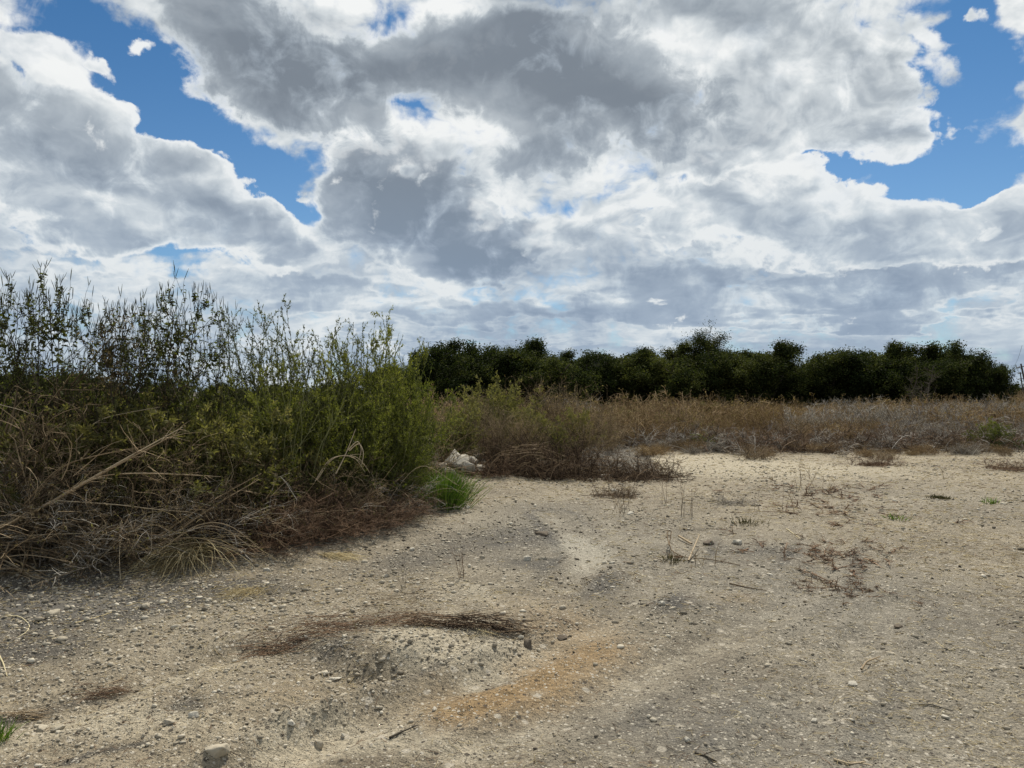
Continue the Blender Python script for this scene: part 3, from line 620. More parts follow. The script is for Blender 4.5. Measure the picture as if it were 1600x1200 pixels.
def make_bush(name, seed, h, wd, leaf, stem, n_st=26, n_leaf=7000, ll=(.03, .06), lw=.010, tilt=26, droop=.05, plume=.0, low=.15, bare=0):
    """many stems rising from one root, twigs, narrow leaves"""
    rng = rng_(seed); root = empty(name); st = Buf(); lf = Buf()
    base = rng.normal(size=(n_st, 3)) * wd * .16; base[:, 2] = -.05
    P = grow(base, cone(n_st, rng, 0, tilt), h * rng.uniform(.45, 1.04, n_st), 10, rng, droop, .085)
    st.tubes(P, np.linspace(.009, .0022, 10)[None] , rng.random(n_st))
    nb = n_st * 12; wh = rng.integers(0, n_st, nb); t = rng.uniform(low, .97, nb); p, T = along(P, wh, t)
    d = off(T, rng, 46); d[:, 2] += .1
    L = h * .24 * (1.15 - t) * rng.uniform(.6, 1.4, nb) + .05
    B = grow(p, d, L, 6, rng, droop, .10); st.tubes(B, np.linspace(.0036, .0014, 6)[None], rng.random(nb))
    ns = nb * 2; wh = rng.integers(0, nb, ns); p, T = along(B, wh, rng.uniform(.2, 1, ns)); d = off(T, rng, 34); d[:, 2] += .2
    S = grow(p, d, L[wh] * .5, 4, rng, droop, .10); st.tubes(S, np.linspace(.002, .001, 4)[None], rng.random(ns))
    if n_leaf:
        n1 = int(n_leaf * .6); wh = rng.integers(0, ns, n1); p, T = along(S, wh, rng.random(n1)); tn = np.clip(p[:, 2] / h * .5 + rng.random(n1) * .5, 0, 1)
        d = off(T, rng, 45); lf.leaves(p, d, rng.uniform(*ll, n1), lw * rng.uniform(.7, 1.4, n1), tn, rng)
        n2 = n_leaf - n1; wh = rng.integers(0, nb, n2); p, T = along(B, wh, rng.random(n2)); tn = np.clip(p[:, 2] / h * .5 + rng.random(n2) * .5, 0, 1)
        d = off(T, rng, 45); lf.leaves(p, d, rng.uniform(*ll, n2), lw * rng.uniform(.7, 1.4, n2), tn, rng)
        if plume:
            n3 = int(n_leaf * plume); wh = rng.integers(0, n_st, n3); p, T = along(P, wh, rng.uniform(.6, 1, n3)); d = off(T, rng, 28)
            lf.leaves(p, d, rng.uniform(*ll, n3), lw * rng.uniform(.7, 1.3, n3), rng.random(n3), rng)
    st.build('stems', M[stem], root)
    if n_leaf: lf.build('foliage', M[leaf], root)
    return root, h
def make_dead(name, seed, h, wd, mat, n_st=60, thick=1.0, tilt=70, droop=.5, sub=2, leafm=None, n_leaf=0):
    """dry, mostly leafless tangle of arching stems and fine twigs"""
    rng = rng_(seed); root = empty(name); st = Buf()
    base = rng.normal(size=(n_st, 3)) * wd * .25; base[:, 2] = -.03
    P = grow(base, cone(n_st, rng, 2, tilt), h * rng.uniform(.6, 1.25, n_st), 9, rng, droop, .12)
    P[..., 2] = np.maximum(P[..., 2], rng.uniform(-.02, .06, (n_st, 1)))
    st.tubes(P, np.linspace(.0050, .0018, 9)[None] * thick, rng.random(n_st))
    nb = n_st * 9; wh = rng.integers(0, n_st, nb); t = rng.uniform(.1, 1, nb); p, T = along(P, wh, t); d = off(T, rng, 42)
    B = grow(p, d, h * .28 * rng.uniform(.4, 1.2, nb), 5, rng, droop * .6, .16); B[..., 2] = np.maximum(B[..., 2], 0)
    st.tubes(B, np.linspace(.0026, .0011, 5)[None] * thick, rng.random(nb))
    ns = nb * sub; wh = rng.integers(0, nb, ns); p, T = along(B, wh, rng.random(ns)); d = off(T, rng, 45)
    S = grow(p, d, h * .12 * rng.uniform(.4, 1.4, ns), 4, rng, 0, .15); st.tubes(S, np.linspace(.0016, .0008, 4)[None] * thick, rng.random(ns))
    st.build('stems', M[mat], root)
    if n_leaf:
        lf = Buf(); wh = rng.integers(0, ns, n_leaf); p, T = along(S, wh, rng.random(n_leaf)); d = off(T, rng, 50)
        lf.leaves(p, d, rng.uniform(.012, .035, n_leaf) * thick ** .5, rng.uniform(.006, .016, n_leaf) * thick ** .5, rng.random(n_leaf), rng); lf.build('dry_leaves', M[leafm], root)
    return root, h
def make_tree(name, seed, h, wd, leaf='tree_leaf', n_leaf=16000, ls=.11, trunk_h=.25, airy=0.0, bark='bark'):
    rng = rng_(seed); root = empty(name); tk = Buf(); lf = Buf(); ns = 5
    base = rng.normal(size=(ns, 3)) * .25; base[:, 2] = -.2
    P = grow(base, cone(ns, rng, 3, 24), h * rng.uniform(.7, .98, ns), 9, rng, -.1, .10); tk.tubes(P, np.linspace(.09, .018, 9)[None] * h / 5, rng.random(ns), 6)
    nb = 70; wh = rng.integers(0, ns, nb); t = rng.uniform(trunk_h, .98, nb); p, T = along(P, wh, t); d = off(T, rng, 58)
    L = wd * .42 * (1.1 - .75 * (t - trunk_h)) * rng.uniform(.6, 1.25, nb)
    B = grow(p, d, L, 7, rng, -.15, .14); tk.tubes(B, np.linspace(.030, .007, 7)[None] * h / 5, rng.random(nb), 4)
    n2 = nb * 6; wh = rng.integers(0, nb, n2); p, T = along(B, wh, rng.uniform(.25, 1, n2)); d = off(T, rng, 45); d[:, 2] += .15
    S = grow(p, d, L[wh] * .42 * rng.uniform(.5, 1.3, n2), 5, rng, 0, .16); tk.tubes(S, np.linspace(.009, .003, 5)[None] * h / 5, rng.random(n2))
    # clumps of leaves round the twigs
    clump = rng.random(n2) > airy; ok = np.where(clump)[0]
    wh = ok[rng.integers(0, len(ok), n_leaf)]; p, T = along(S, wh, rng.uniform(.1, 1.25, n_leaf)); p = p + rng.normal(size=(n_leaf, 3)) * .17 * h / 5
    cl = (rng.random(n2) * .5 + rng.random(nb)[rng.integers(0, nb, n2)] * .5)[wh]; d = rng.normal(size=(n_leaf, 3))
    lf.leaves(p, d, ls * rng.uniform(.6, 1.4, n_leaf), ls * .6 * rng.uniform(.6, 1.3, n_leaf), np.clip(cl * .6 + rng.random(n_leaf) * .4, 0, 1), rng)
    tk.build('trunk', M[bark], root); lf.build('crown', M[leaf], root)
    return root, h
used = set()
def put(proto, x, y, height, rz, label, cat, group, z=None, wide=1.0, tilt=(0, 0)):
    """the first use moves the prototype itself, later ones copy it with its parts"""
    root, h = proto
    if root.name in used: o = copy_thing(root)
    else: used.add(root.name); o = root
    s = height / h; o.scale = (s * wide, s * wide, s)
    o.location = (x, y, gz(x, y) if z is None else z); o.rotation_euler = (tilt[0], tilt[1], rz)
    for k in ('label', 'category', 'group'):
        if k in o: del o[k]
    tag(o, label, cat, group); return o
rnd = random.Random(4)

# ------------------------------------------------------------------ far row of trees
TP = [make_tree('hackberry_tree', 100 + i, 5.0, 5.6, n_leaf=60000, ls=.12, trunk_h=.04) for i in range(5)]
TT = make_tree('thin_crowned_tree', 121, 6.4, 4.6, n_leaf=16000, ls=.10, trunk_h=.35, airy=.35)
TB = make_tree('leafless_tree', 131, 5.0, 3.4, n_leaf=500, ls=.07, trunk_h=.3, airy=.6, bark='pale_bark')
GT = 'trees in the row beyond the field'
ROW = [(640, 560, 52, 'dark tree just behind the green bush, half hidden by it'), (692, 541, 50, 'round topped dark tree at the left end of the far row'), (738, 551, 54, 'low dark tree between two round tops at the left of the row'),
       (757, 533, 50, 'dark tree with a full round crown standing proud at the left of the row'), (800, 540, 52, 'dark tree right of the full round crown'), (830, 541, 50, 'dark tree with a loose top left of the first dip in the row'),
       (872, 556, 56, 'low dark tree just right of the first dip in the row'), (905, 551, 55, 'second low dark tree right of the first dip'), (945, 560, 58, 'low dark tree behind the slender leafless one'),
       (975, 553, 56, 'dark tree right of the slender leafless one'), (1020, 543, 55, 'broad dark tree at the centre of the far row'), (1052, 545, 56, 'dark tree directly left of the tall thin crowned tree'),
       (1100, 548, 55, 'dense dark tree in front of the tall thin crown'), (1150, 547, 56, 'dark tree directly right of the tall thin crowned tree'), (1190, 545, 55, 'even topped dark tree midway along the right half of the row'),
       (1225, 558, 57, 'sloping dark tree left of the big dip in the row'), (1262, 568, 60, 'lowest dark tree, in the big dip of the row'), (1295, 548, 56, 'dark tree rising at the right side of the big dip'),
       (1338, 541, 55, 'dark tree with the highest top right of the big dip'), (1378, 547, 56, 'dark tree behind the bare grey tree'), (1412, 546, 55, 'dark olive tree right of the bare grey tree'),
       (1450, 547, 55, 'broad dark olive tree, third from the right end of the row'), (1492, 545, 55, 'tall bushy tree, second from the right end of the row'), (1535, 556, 55, 'last dark tree at the right end of the row')]
for i, (px, top, d, lab) in enumerate(ROW):
    x, z = at(px, d, top); put(TP[i % 5], x, d, z * 1.06, i * 2.4 + .3, lab, 'tree', GT, wide=1.32 if i < 22 else .9)
x, z = at(1097, 57, 512); put(TT, x, 57, z * 1.02, .7, 'tallest tree of the far row, thin airy crown above the others', 'tree', GT)
x, z = at(815, 53, 533); put(TT, x, 53, z, 2.1, 'thin crowned tree above the left part of the far row', 'tree', GT, wide=.8)
x, z = at(936, 54, 547); put(TB, x, 54, z, 1.2, 'slender leafless tree standing out against the sky left of centre', 'tree', GT, wide=.55)
TB2 = make_tree('leafless_tree', 133, 5.0, 3.4, n_leaf=1500, ls=.08, trunk_h=.15, airy=.5)
x, z = at(1432, 48, 566); put(TB2, x, 48, z * 1.05, 3.2, 'bare grey branching tree in front of the dark row', 'tree', GT, wide=1.1)
x, z = at(1568, 54, 594); put(TB, x, 54, z * 1.05, 5.2, 'dead dark snag at the right end of the far row', 'tree', GT, wide=.5)
for px, top, d, lab in [(18, 572, 40, 'low far tree behind the left edge of the brush'), (70, 573, 42, 'far green tree seen through the left brush'), (118, 574, 41, 'far green tree right of another behind the left brush'), (165, 584, 43, 'far tree mostly hidden behind the tall weeds'),
                        (250, 588, 44, 'far tree seen low between the tall weed stems'), (345, 590, 44, 'far tree behind the middle of the left brush'), (430, 592, 46, 'far tree behind the fine leaved bushes'), (525, 590, 46, 'far tree in the gap left of the plumed bush')]:
    x, z = at(px, d, top); put(TP[int(px) % 5], x, d, z * 1.04, px * .7, lab, 'tree', 'trees far behind the left brush', wide=1.25)
x, z = at(1584, 260, 602); put(TP[1], x, 260, z * 1.1, 1.0, 'tiny distant tree on the horizon beside the power poles', 'tree', 'trees on the horizon', wide=1.9)
for px, d in ((1620, 300), (1600, 420), (1660, 350)):
    x, z = at(px, d, 606); put(TP[2], x, d, z, px, 'very distant tree at the right edge of the horizon', 'tree', 'trees on the horizon', wide=2.2)

def far_wood():
    rng = rng_(88); n = 90000; b = Buf(); px = rng.uniform(640, 1556, n); d = rng.uniform(57, 66, n); x = (px - 800) / F * d
    top = 4.45 + 1.3 * fbm(px / 40, d * .1, 1, 3, 4) - 1.3 * np.exp(-((px - 1252) / 26) ** 2) - .7 * np.exp(-((px - 850) / 40) ** 2) - .6 * np.exp(-((px - 935) / 30) ** 2) - 1.2 * np.clip((px - 1520) / 36, 0, 1)
    z = top * rng.random(n) ** .8; b.leaves(np.stack([x, d, z], 1), rng.normal(size=(n, 3)), rng.uniform(.15, .32, n), rng.uniform(.1, .2, n), rng.random(n) * .7, rng)
    tag(b.build('woodland', M['tree_leaf']), 'dark wood filling the space behind the front row of trees', 'wood', kind='stuff')
far_wood()
# ------------------------------------------------------------------ power poles
def make_pole(px, depth, top_py, lean, label, arms):
    x, z = at(px, depth, top_py); root = empty('power_pole', (x, depth, 0)); root.rotation_euler = (0, lean, 0)
    b = Buf(); P = np.array([[[0, 0, -.5], [0, 0, z * .5], [0, 0, z]]]); b.tubes(P, np.array([[.17, .15, .12]]), [.5], 10); b.build('pole', M['pole_wood'], root)
    for dz, wl in arms:
        b = Buf(); hz = z - dz; ca = np.array([[[-wl, -.15, hz], [0, -.17, hz], [wl, -.15, hz]]]); b.tubes(ca, np.array([[.07, .07, .07]]), [.3], 4); arm = b.build('crossarm', M['pole_wood'], root)
        for q in (-wl * .92, -wl * .45, wl * .45, wl * .92):
            b = Buf(); b.tubes(np.array([[[q, -.15, hz + .04], [q, -.15, hz + .12], [q, -.15, hz + .2], [q, -.15, hz + .26]]]), np.array([[.03, .06, .06, .03]]), [.8], 8)
            i = b.build('insulator', M['grey_twig'], arm)
    tag(root, label, 'power pole', 'power poles along the horizon'); return root
make_pole(1622, 72, 538, R(-2), 'nearest power pole, only its crossarm tip showing at the right edge', [(.3, 1.15)])
make_pole(1608, 118, 567, R(-12), 'leaning power pole at the right edge with one crossarm', [(.5, 1.0)])
make_pole(1600, 175, 581, R(-8), 'farthest and smallest power pole, two short crossarms', [(.3, .7), (1.6, .9)])
def wire(a, b_, sag, lab):
    t = np.linspace(0, 1, 16)[:, None]; P = np.array(a) * (1 - t) + np.array(b_) * t; P[:, 2] -= sag * 4 * (t * (1 - t))[:, 0]
    b = Buf(); b.tubes(P[None], np.full((1, 16), .012), [.5], 4); tag(b.build('power_line', M['wire']), lab, 'wire', 'wires between the poles')
x1, z1 = at(1620, 72, 538); x2, z2 = at(1595, 118, 568); x3, z3 = at(1595, 175, 582)
wire((x1 - 1.4, 72, z1 - .1), (x2 - 1.5, 118, z2 - .3), .8, 'slack wire from the nearest pole to the leaning pole')
wire((x2 - 1.5, 118, z2 - .3), (x3 - 1.2, 175, z3 - .2), .8, 'slack wire from the leaning pole to the farthest pole')

# ------------------------------------------------------------------ brush field
FP = [(make_dead('dry_weed_bush', 200 + i, 1.0, 1.3, m_, 70, 1.9, 42, .12, 2, lm, nl), lab) for i, (m_, lm, nl, lab) in enumerate([
    ('field_twig', 'rust_leaf', 2400, 'reddish brown dry weed bush in the brushy field'), ('grey_twig', None, 0, 'leafless grey weed bush in the brushy field'),
    ('field_twig', 'dead_leaf', 1500, 'tan dry weed bush in the brushy field'), ('field_twig', 'olive_leaf', 1700, 'olive tinged weed bush in the brushy field'),
    ('brown_twig', 'rust_leaf', 900, 'dark brown dry weed bush in the brushy field'), ('grey_twig', 'dead_leaf', 600, 'pale grey brown weed bush in the brushy field')])]
n = 0
for row in range(12):
    d = 22.6 + row * 1.35 + row * row * .13
    xl, xr = .02 * d - (6 if d > 26 else 0), .75 * d
    x = xl if row > 0 else 3.8
    while x < xr and n < 285:
        xx = x + rnd.uniform(-.4, .4); dd = d + rnd.uniform(-.6, .6)
        f = float(fbm(np.array([xx]), np.array([dd]), .13, 3, 8)[0]) + (xx / dd - .4) * .25 + rnd.uniform(-.12, .12)
        pxx = xx / dd * F + 800 + rnd.gauss(0, 45); q_ = rnd.random()
        wts = (.15, .05, .25, .45, .05, .05) if pxx < 960 else (.30, .03, .17, .38, .08, .04) if pxx < 1110 else (.48, .04, .22, .08, .12, .06) if pxx < 1340 else (.16, .30, .12, .08, .12, .22)
        k = int(np.searchsorted(np.cumsum(wts), q_)) if q_ < .999 else 0
        (pr, lab) = FP[k]
        hh = rnd.uniform(.72, 1.18) if row else rnd.uniform(.5, .85)
        hh *= .85 + 1.1 * float(fbm(np.array([xx]), np.array([dd]), .35, 2, 19)[0]); hh = min(hh, 1.5)
        if row == 0 and rnd.random() < .25: x += 1.2; continue
        side = int(np.clip((xx / dd * F + 800 - 850) / 150, 0, 4)); where = ('below the left trees', 'below the thin tree', 'below the tree gap', 'below the bare tree', 'below the right trees')[side]
        band = 'at the field edge' if row == 0 else 'near the field edge' if row < 3 else 'in mid field' if row < 6 else 'at the field back'
        lb = lab.replace(' in the brushy field', '') + ' ' + band + ', ' + where
        put(pr, xx, dd, hh * 1.02, rnd.uniform(0, 6.28), lb, 'weed bush', 'look-alike bushes: ' + lb, wide=rnd.uniform(1.1, 1.5)); n += 1
        x += (1.05 + .045 * (d - 22)) * rnd.uniform(.85, 1.2)
for q, (px, d) in enumerate([(1572, 62), (1584, 66), (1597, 61), (1610, 68), (1592, 90), (1606, 96)]):
    put(FP[(0, 4, 2)[q % 3]][0], at(px, d), d, 1.42, q, 'farthest dry weed bush in the gap between the trees and the poles', 'weed bush', 'farthest weeds beside the poles', wide=1.7)
# low growth under and beyond them
def field_cover():
    rng = rng_(31)
    for mat, nm, lab, n_, seed in (('field_twig', 'dry_grass_cover', 'dry brown weeds and grass filling the field', 80000, 1), ('olive_leaf', 'green_weed_cover', 'scattered olive green weeds among the dry growth of the field', 16000, 2)):
        b = Buf(); d = 21.8 * (130 / 21.8) ** rng.random(n_); x = rng.uniform(-.72, .86, n_) * d
        k = edge_in(x, d) > .2; k &= ~((d < 30) & (x < -.5)); x, d = x[k], d[k]; n_ = len(x)
        if seed == 2: k = fbm(x, d, .2, 3, 5) > .08; x, d = x[k], d[k]; n_ = len(x)
        base = np.stack([x, d, ground_z(x, d)], 1); L = rng.uniform(.3, .85, n_) * (1 + .4 * fbm(x, d, .3, 2, 9))
        P = grow(base, cone(n_, rng, 3, 40), L, 4, rng, .2, .15); b.tubes(P, np.linspace(.004, .0015, 4)[None] * (d / 18)[:, None], np.clip(rng.random(n_) * .6 + fbm(x, d, .2, 3, 14) + .2, 0, 1))
        tag(b.build(nm, M[mat]), lab, 'weeds', kind='stuff')
field_cover()
BR = make_dead('bleached_branch', 291, 1.0, .5, 'pale_bark', 7, 3.2, 42, .1, 1)
for q, (px, d, hh, lab) in enumerate([(1390, 21.9, .9, 'bleached forked branch in the field left of the green shrub'), (1345, 22.2, .7, 'bleached low branch below the bare tree'), (1545, 21.9, .95, 'bleached branch right of the green shrub'), (1585, 22.3, .8, 'bleached twigs at the right edge of the field'), (1170, 22.1, .7, 'whitish forked twigs in mid field front'), (1455, 22.6, .8, 'bleached twigs touching the left of the green shrub'), (1525, 24, 1.1, 'tall bleached branch behind the green shrub'), (1230, 22.2, .6, 'short whitish twigs below the tree gap'), (1420, 26, 1.25, 'pale branch standing below the bare tree'), (1475, 27, 1.5, 'tallest bleached branch rising before the dark trees'), (1110, 22.2, .6, 'pale thin branch right of the low green shrub'), (1010, 22, .5, 'pale twigs at the left front of the field'), (1330, 25, 1.1, 'bleached branch left of the bare tree'), (1290, 21.9, .5, 'small whitish twigs at the edge of the clearing')]):
    put((BR[0], 1.0), at(px, d), d, hh, q * 1.3, lab, 'branch', 'bleached branches in the field', wide=1.2)
for q in range(34):
    px = 960 + rnd.random() * 660; d = 20.6 - rnd.random() ** 2 * 3.4; put(FP[(0, 2, 5, 4)[q % 4]][0], at(px, d), d, rnd.uniform(.12, .34), rnd.random() * 6, 'small dry weed straying from the field edge onto the pale ground', 'weed', 'stray dry weeds before the field edge', wide=rnd.uniform(1, 2.2))
GB = make_bush('green_shrub', 301, 1.0, 1.0, 'green_leaf', 'green_stem', 30, 6000, (.03, .06), .014, 48, .3)
x, z = at(1490, 22.2, 656); put(GB, x, 20.3, .98, 0, 'round bright green shrub at the front of the field on the right', 'shrub', None, wide=1.0)
x, z = at(1072, 22.5, 676); put(GB, x, 20.9, .5, 2, 'low dark green shrub at the field edge beside the pale ground', 'shrub', None, wide=1.5)
OB = [make_bush('olive_shrub', 310 + i, 1.5, 1.2, 'olive_leaf', 'green_stem', 34, 9500, (.03, .065), .018, 34, .1) for i in range(3)]
x, z = at(1110, 36, 626); put(OB[0], x, 36, 1.25, 0, 'pale yellow green shrub further back in the middle of the field', 'shrub', None, wide=1.3)
x, z = at(975, 27, 640); put(OB[1], x, 27, 1.15, 0, 'yellow green shrub in the field left of the rusty weeds', 'shrub', None, wide=1.1)
# dead brush swept up along the edge of the clearing
DP = [make_dead('dead_brush_pile', 330 + i, .55, 1.6, m_, 110, 1.5, 88, .7, 2) for i, m_ in enumerate(('dark_twig', 'red_twig', 'grey_twig'))] + [make_dead('flattened_dead_bush', 338, .30, 1.5, 'red_twig', 30, 1.9, 86, .6, 2)]
for i in range(26):
    px = 985 + i * 25 + rnd.uniform(-8, 8); d = 20.9 + (.9 if px < 1100 else 0) + rnd.uniform(-.5, .5)
    if i < 25: put(DP[i % 3], at(px, d), d, rnd.uniform(.42, .75), rnd.uniform(0, 6), ('dark brown', 'reddish', 'grey')[i % 3] + ' brush pile on the far edge, ' + ('left of the thin tree', 'below the thin tree', 'before the tree gap', 'right of the tree gap', 'left of the green shrub', 'near the green shrub', 'at the right end')[min(6, i * 7 // 25)], 'brush pile', 'swept up ' + ('dark brown', 'reddish', 'grey')[i % 3] + ' brush piles along the far edge', wide=1.3)

# ------------------------------------------------------------------ middle brush right of the tall thicket
RB = [make_dead('rusty_weed_bush', 340 + i, 1.4, 1.2, 'brown_twig', 90, 1.4, 30, .05, 2, lf_, 2600) for i, lf_ in enumerate(('rust_leaf', 'olive_leaf'))]
GM = 'bushes of the middle brush'
for (px, top, d, k, wd_, lab) in [
    (705, 612, 15.5, 'o1', 1.0, 'yellowish shrub hanging over the limestone blocks'), (735, 628, 16.5, 'r1', 1.0, 'brown weed bush right of the tall green bush'),
    (765, 586, 18, 'o0', .9, 'olive shrub with loose pointed tops right of the green bush'), (792, 576, 19, 'o2', .8, 'tallest olive shrub of the middle brush'),
    (826, 618, 17, 'o1', .8, 'olive shrub right of the tallest one in the middle brush'), (850, 606, 19.5, 'r0', 1.0, 'reddish weed bush high in the middle brush'), (885, 620, 18.5, 'r0', .9, 'rusty weed bush at the centre right of the middle brush'),
    (905, 626, 17.5, 'o0', .7, 'grey green shrub right of the rusty weed bush'), (862, 640, 16, 'o2', .7, 'low olive shrub in front of the reddish weed bush'), (780, 650, 15.6, 'r1', .9, 'brown green weed bush low in the middle brush'),
    (935, 640, 19.5, 'r1', 1.0, 'brown weed bush at the right end of the middle brush'), (820, 655, 15.4, 'r0', .9, 'short rusty weed bush above the brown brush pile'), (905, 660, 16.5, 'r0', .9, 'short brown weed bush right of a grey green shrub'),
    (700, 672, 14.9, 'o1', .8, 'pale olive low shrub just behind the limestone blocks'), (950, 668, 20.3, 'r1', .9, 'low brown bush where the field meets the middle brush')]:
    x, z = at(px, d, top); z0 = gz(x, d); pr = (OB if k[0] == 'o' else RB)[int(k[1])]
    put(pr, x, d, z - z0, px, lab, 'bush', GM, wide=wd_ * .9 / max(.5, (z - z0) / pr[1]) if z - z0 < 1 else wd_)
for (px, py, d, k, hh, w_, lab) in [(790, 738, 14.3, 0, .78, .9, 'dark brown heap of dead brush left of the centre'), (835, 738, 14.2, 0, .85, 1.0, 'tallest dark brown heap of dead brush at the centre'), (878, 742, 14.1, 0, .78, .9, 'reddish heap of dead brush at the centre'),
        (915, 745, 14.1, 0, .6, .9, 'low brown heap of dead brush beside the pale slab'), (985, 752, 13.7, 0, .5, .9, 'dark tangle at the right tip of the brush heaps'), (1015, 750, 13.9, 0, .42, .8, 'outermost small dark tangle pointing into the clearing'), (755, 750, 14.0, 1, .35, .8, 'low reddish tangle right of the limestone blocks'),
        (950, 735, 15.5, 2, .5, .8, 'greyish heap behind the pale slab'), (965, 780, 11.5, 0, .22, .45, 'small dead bush alone on the clearing below the brush heaps'), (1145, 792, 10.6, 2, .13, .5, 'grey flattened tuft beside the green sprouts'),
        (1305, 775, 11.6, 3, 0.15, .9, 'flat dark red brush mat on the right of the clearing'), (1290, 805, 9.8, 3, 0.13, .8, 'thin reddish twig mat below the dark red one'), (1280, 872, 7.2, 3, 0.13, .7, 'brown twig mat across the right of the clearing'), (1330, 875, 7.1, 3, 0.10, .5, 'sparse brown twigs right of the brown twig mat'),
        (1320, 920, 6.0, 3, 0.11, .28, 'little reddish tuft right of the middle, nearer the viewer'), (1290, 920, 6.1, 3, 0.10, .25, 'faint reddish twigs left of the little reddish tuft'), (1365, 725, 16.2, 1, .3, .6, 'wispy reddish tuft standing at the back of the clearing'), (1590, 735, 15.2, 1, .3, .8, 'tan wispy tuft at the right edge of the clearing')]:
    pr = DP[k]; put(pr, at(px, d), d, hh, px, lab, 'brush pile', 'heaps and mats of dead brush', wide=w_ * .55 / hh * (1.0 if hh > .3 else 1.0))

# ------------------------------------------------------------------ the tall thicket on the left
RW = [make_ragweed(400 + i, 2.7, 2 if i % 2 else 1, 7, 1.3) for i in range(6)] + [make_ragweed(410, 2.6, 3, 14, 1.4, True), make_ragweed(411, 2.6, 2, 20, 1.9, arm=1.35), make_ragweed(498, 2.7, 1, 1.2, 1.7, arm=1.15), make_ragweed(497, 2.7, 1, 2, 2.0, arm=1.1)]
FB = [make_bush('fine_leaved_bush', 420 + i, 2.3, 1.2, 'weed_leaf', 'green_stem', 24, 5200, (.018, .042), .012, 20, .0, .25) for i in range(2)]
WB = [make_bush('green_willowy_bush', 430 + i, 2.3, 1.5, 'green_leaf', 'green_stem', 42, 19000, (.022, .050), .013, 32, .06, .12, .05) for i in range(3)]
GW = 'tall weeds of the left thicket'
for (px, top, d, k, w_, lab) in [
    (12, 452, 7.3, 7, 1.0, 'tall weed with broad green leaves at the left edge of the picture'), (48, 446, 7.7, 7, 1.0, 'tall dark weed, second from the left edge'), (72, 432, 7.2, 7, .9, 'tall bushy weed whose top is the highest near the left edge'),
    (108, 455, 7.5, 7, .9, 'tall weed arching right beside the bushy one'), (-30, 470, 7.4, 1, 1.0, 'tall weed cut off by the left edge'), (156, 462, 7.8, 9, .8, 'spiky weed between the left group and the tallest weed'), (196, 452, 7.6, 6, .8, 'dark brown withered weed left of the tallest one'),
    (242, 412, 7.9, 8, .9, 'tallest weed, straight stem topped by a fan of spikes'), (268, 436, 8.2, 9, .9, 'tall weed directly right of the tallest one'), (292, 444, 8.4, 9, .9, 'tall leafy weed, second right of the tallest'), (332, 460, 8.3, 8, .75, 'tall weed with a loose spiky head leaning right'), (356, 510, 8.8, 3, .8, 'shorter spiky weed at the right end of the tall weeds'), (215, 500, 8.6, 5, .9, 'weed behind the withered one'), (128, 510, 8.8, 2, .9, 'weed seen behind the arching weed'), (312, 505, 9.2, 2, .8, 'shorter weed behind the loose spiky head'), (30, 510, 9.0, 4, 1.0, 'weed behind the broad leaved one')]:
    x, z = at(px, d, top); z0 = gz(x, d); put(RW[k], x, d, (z - z0) * 1.05, px * .37, lab, 'weed', GW, wide=w_ * 1.0)
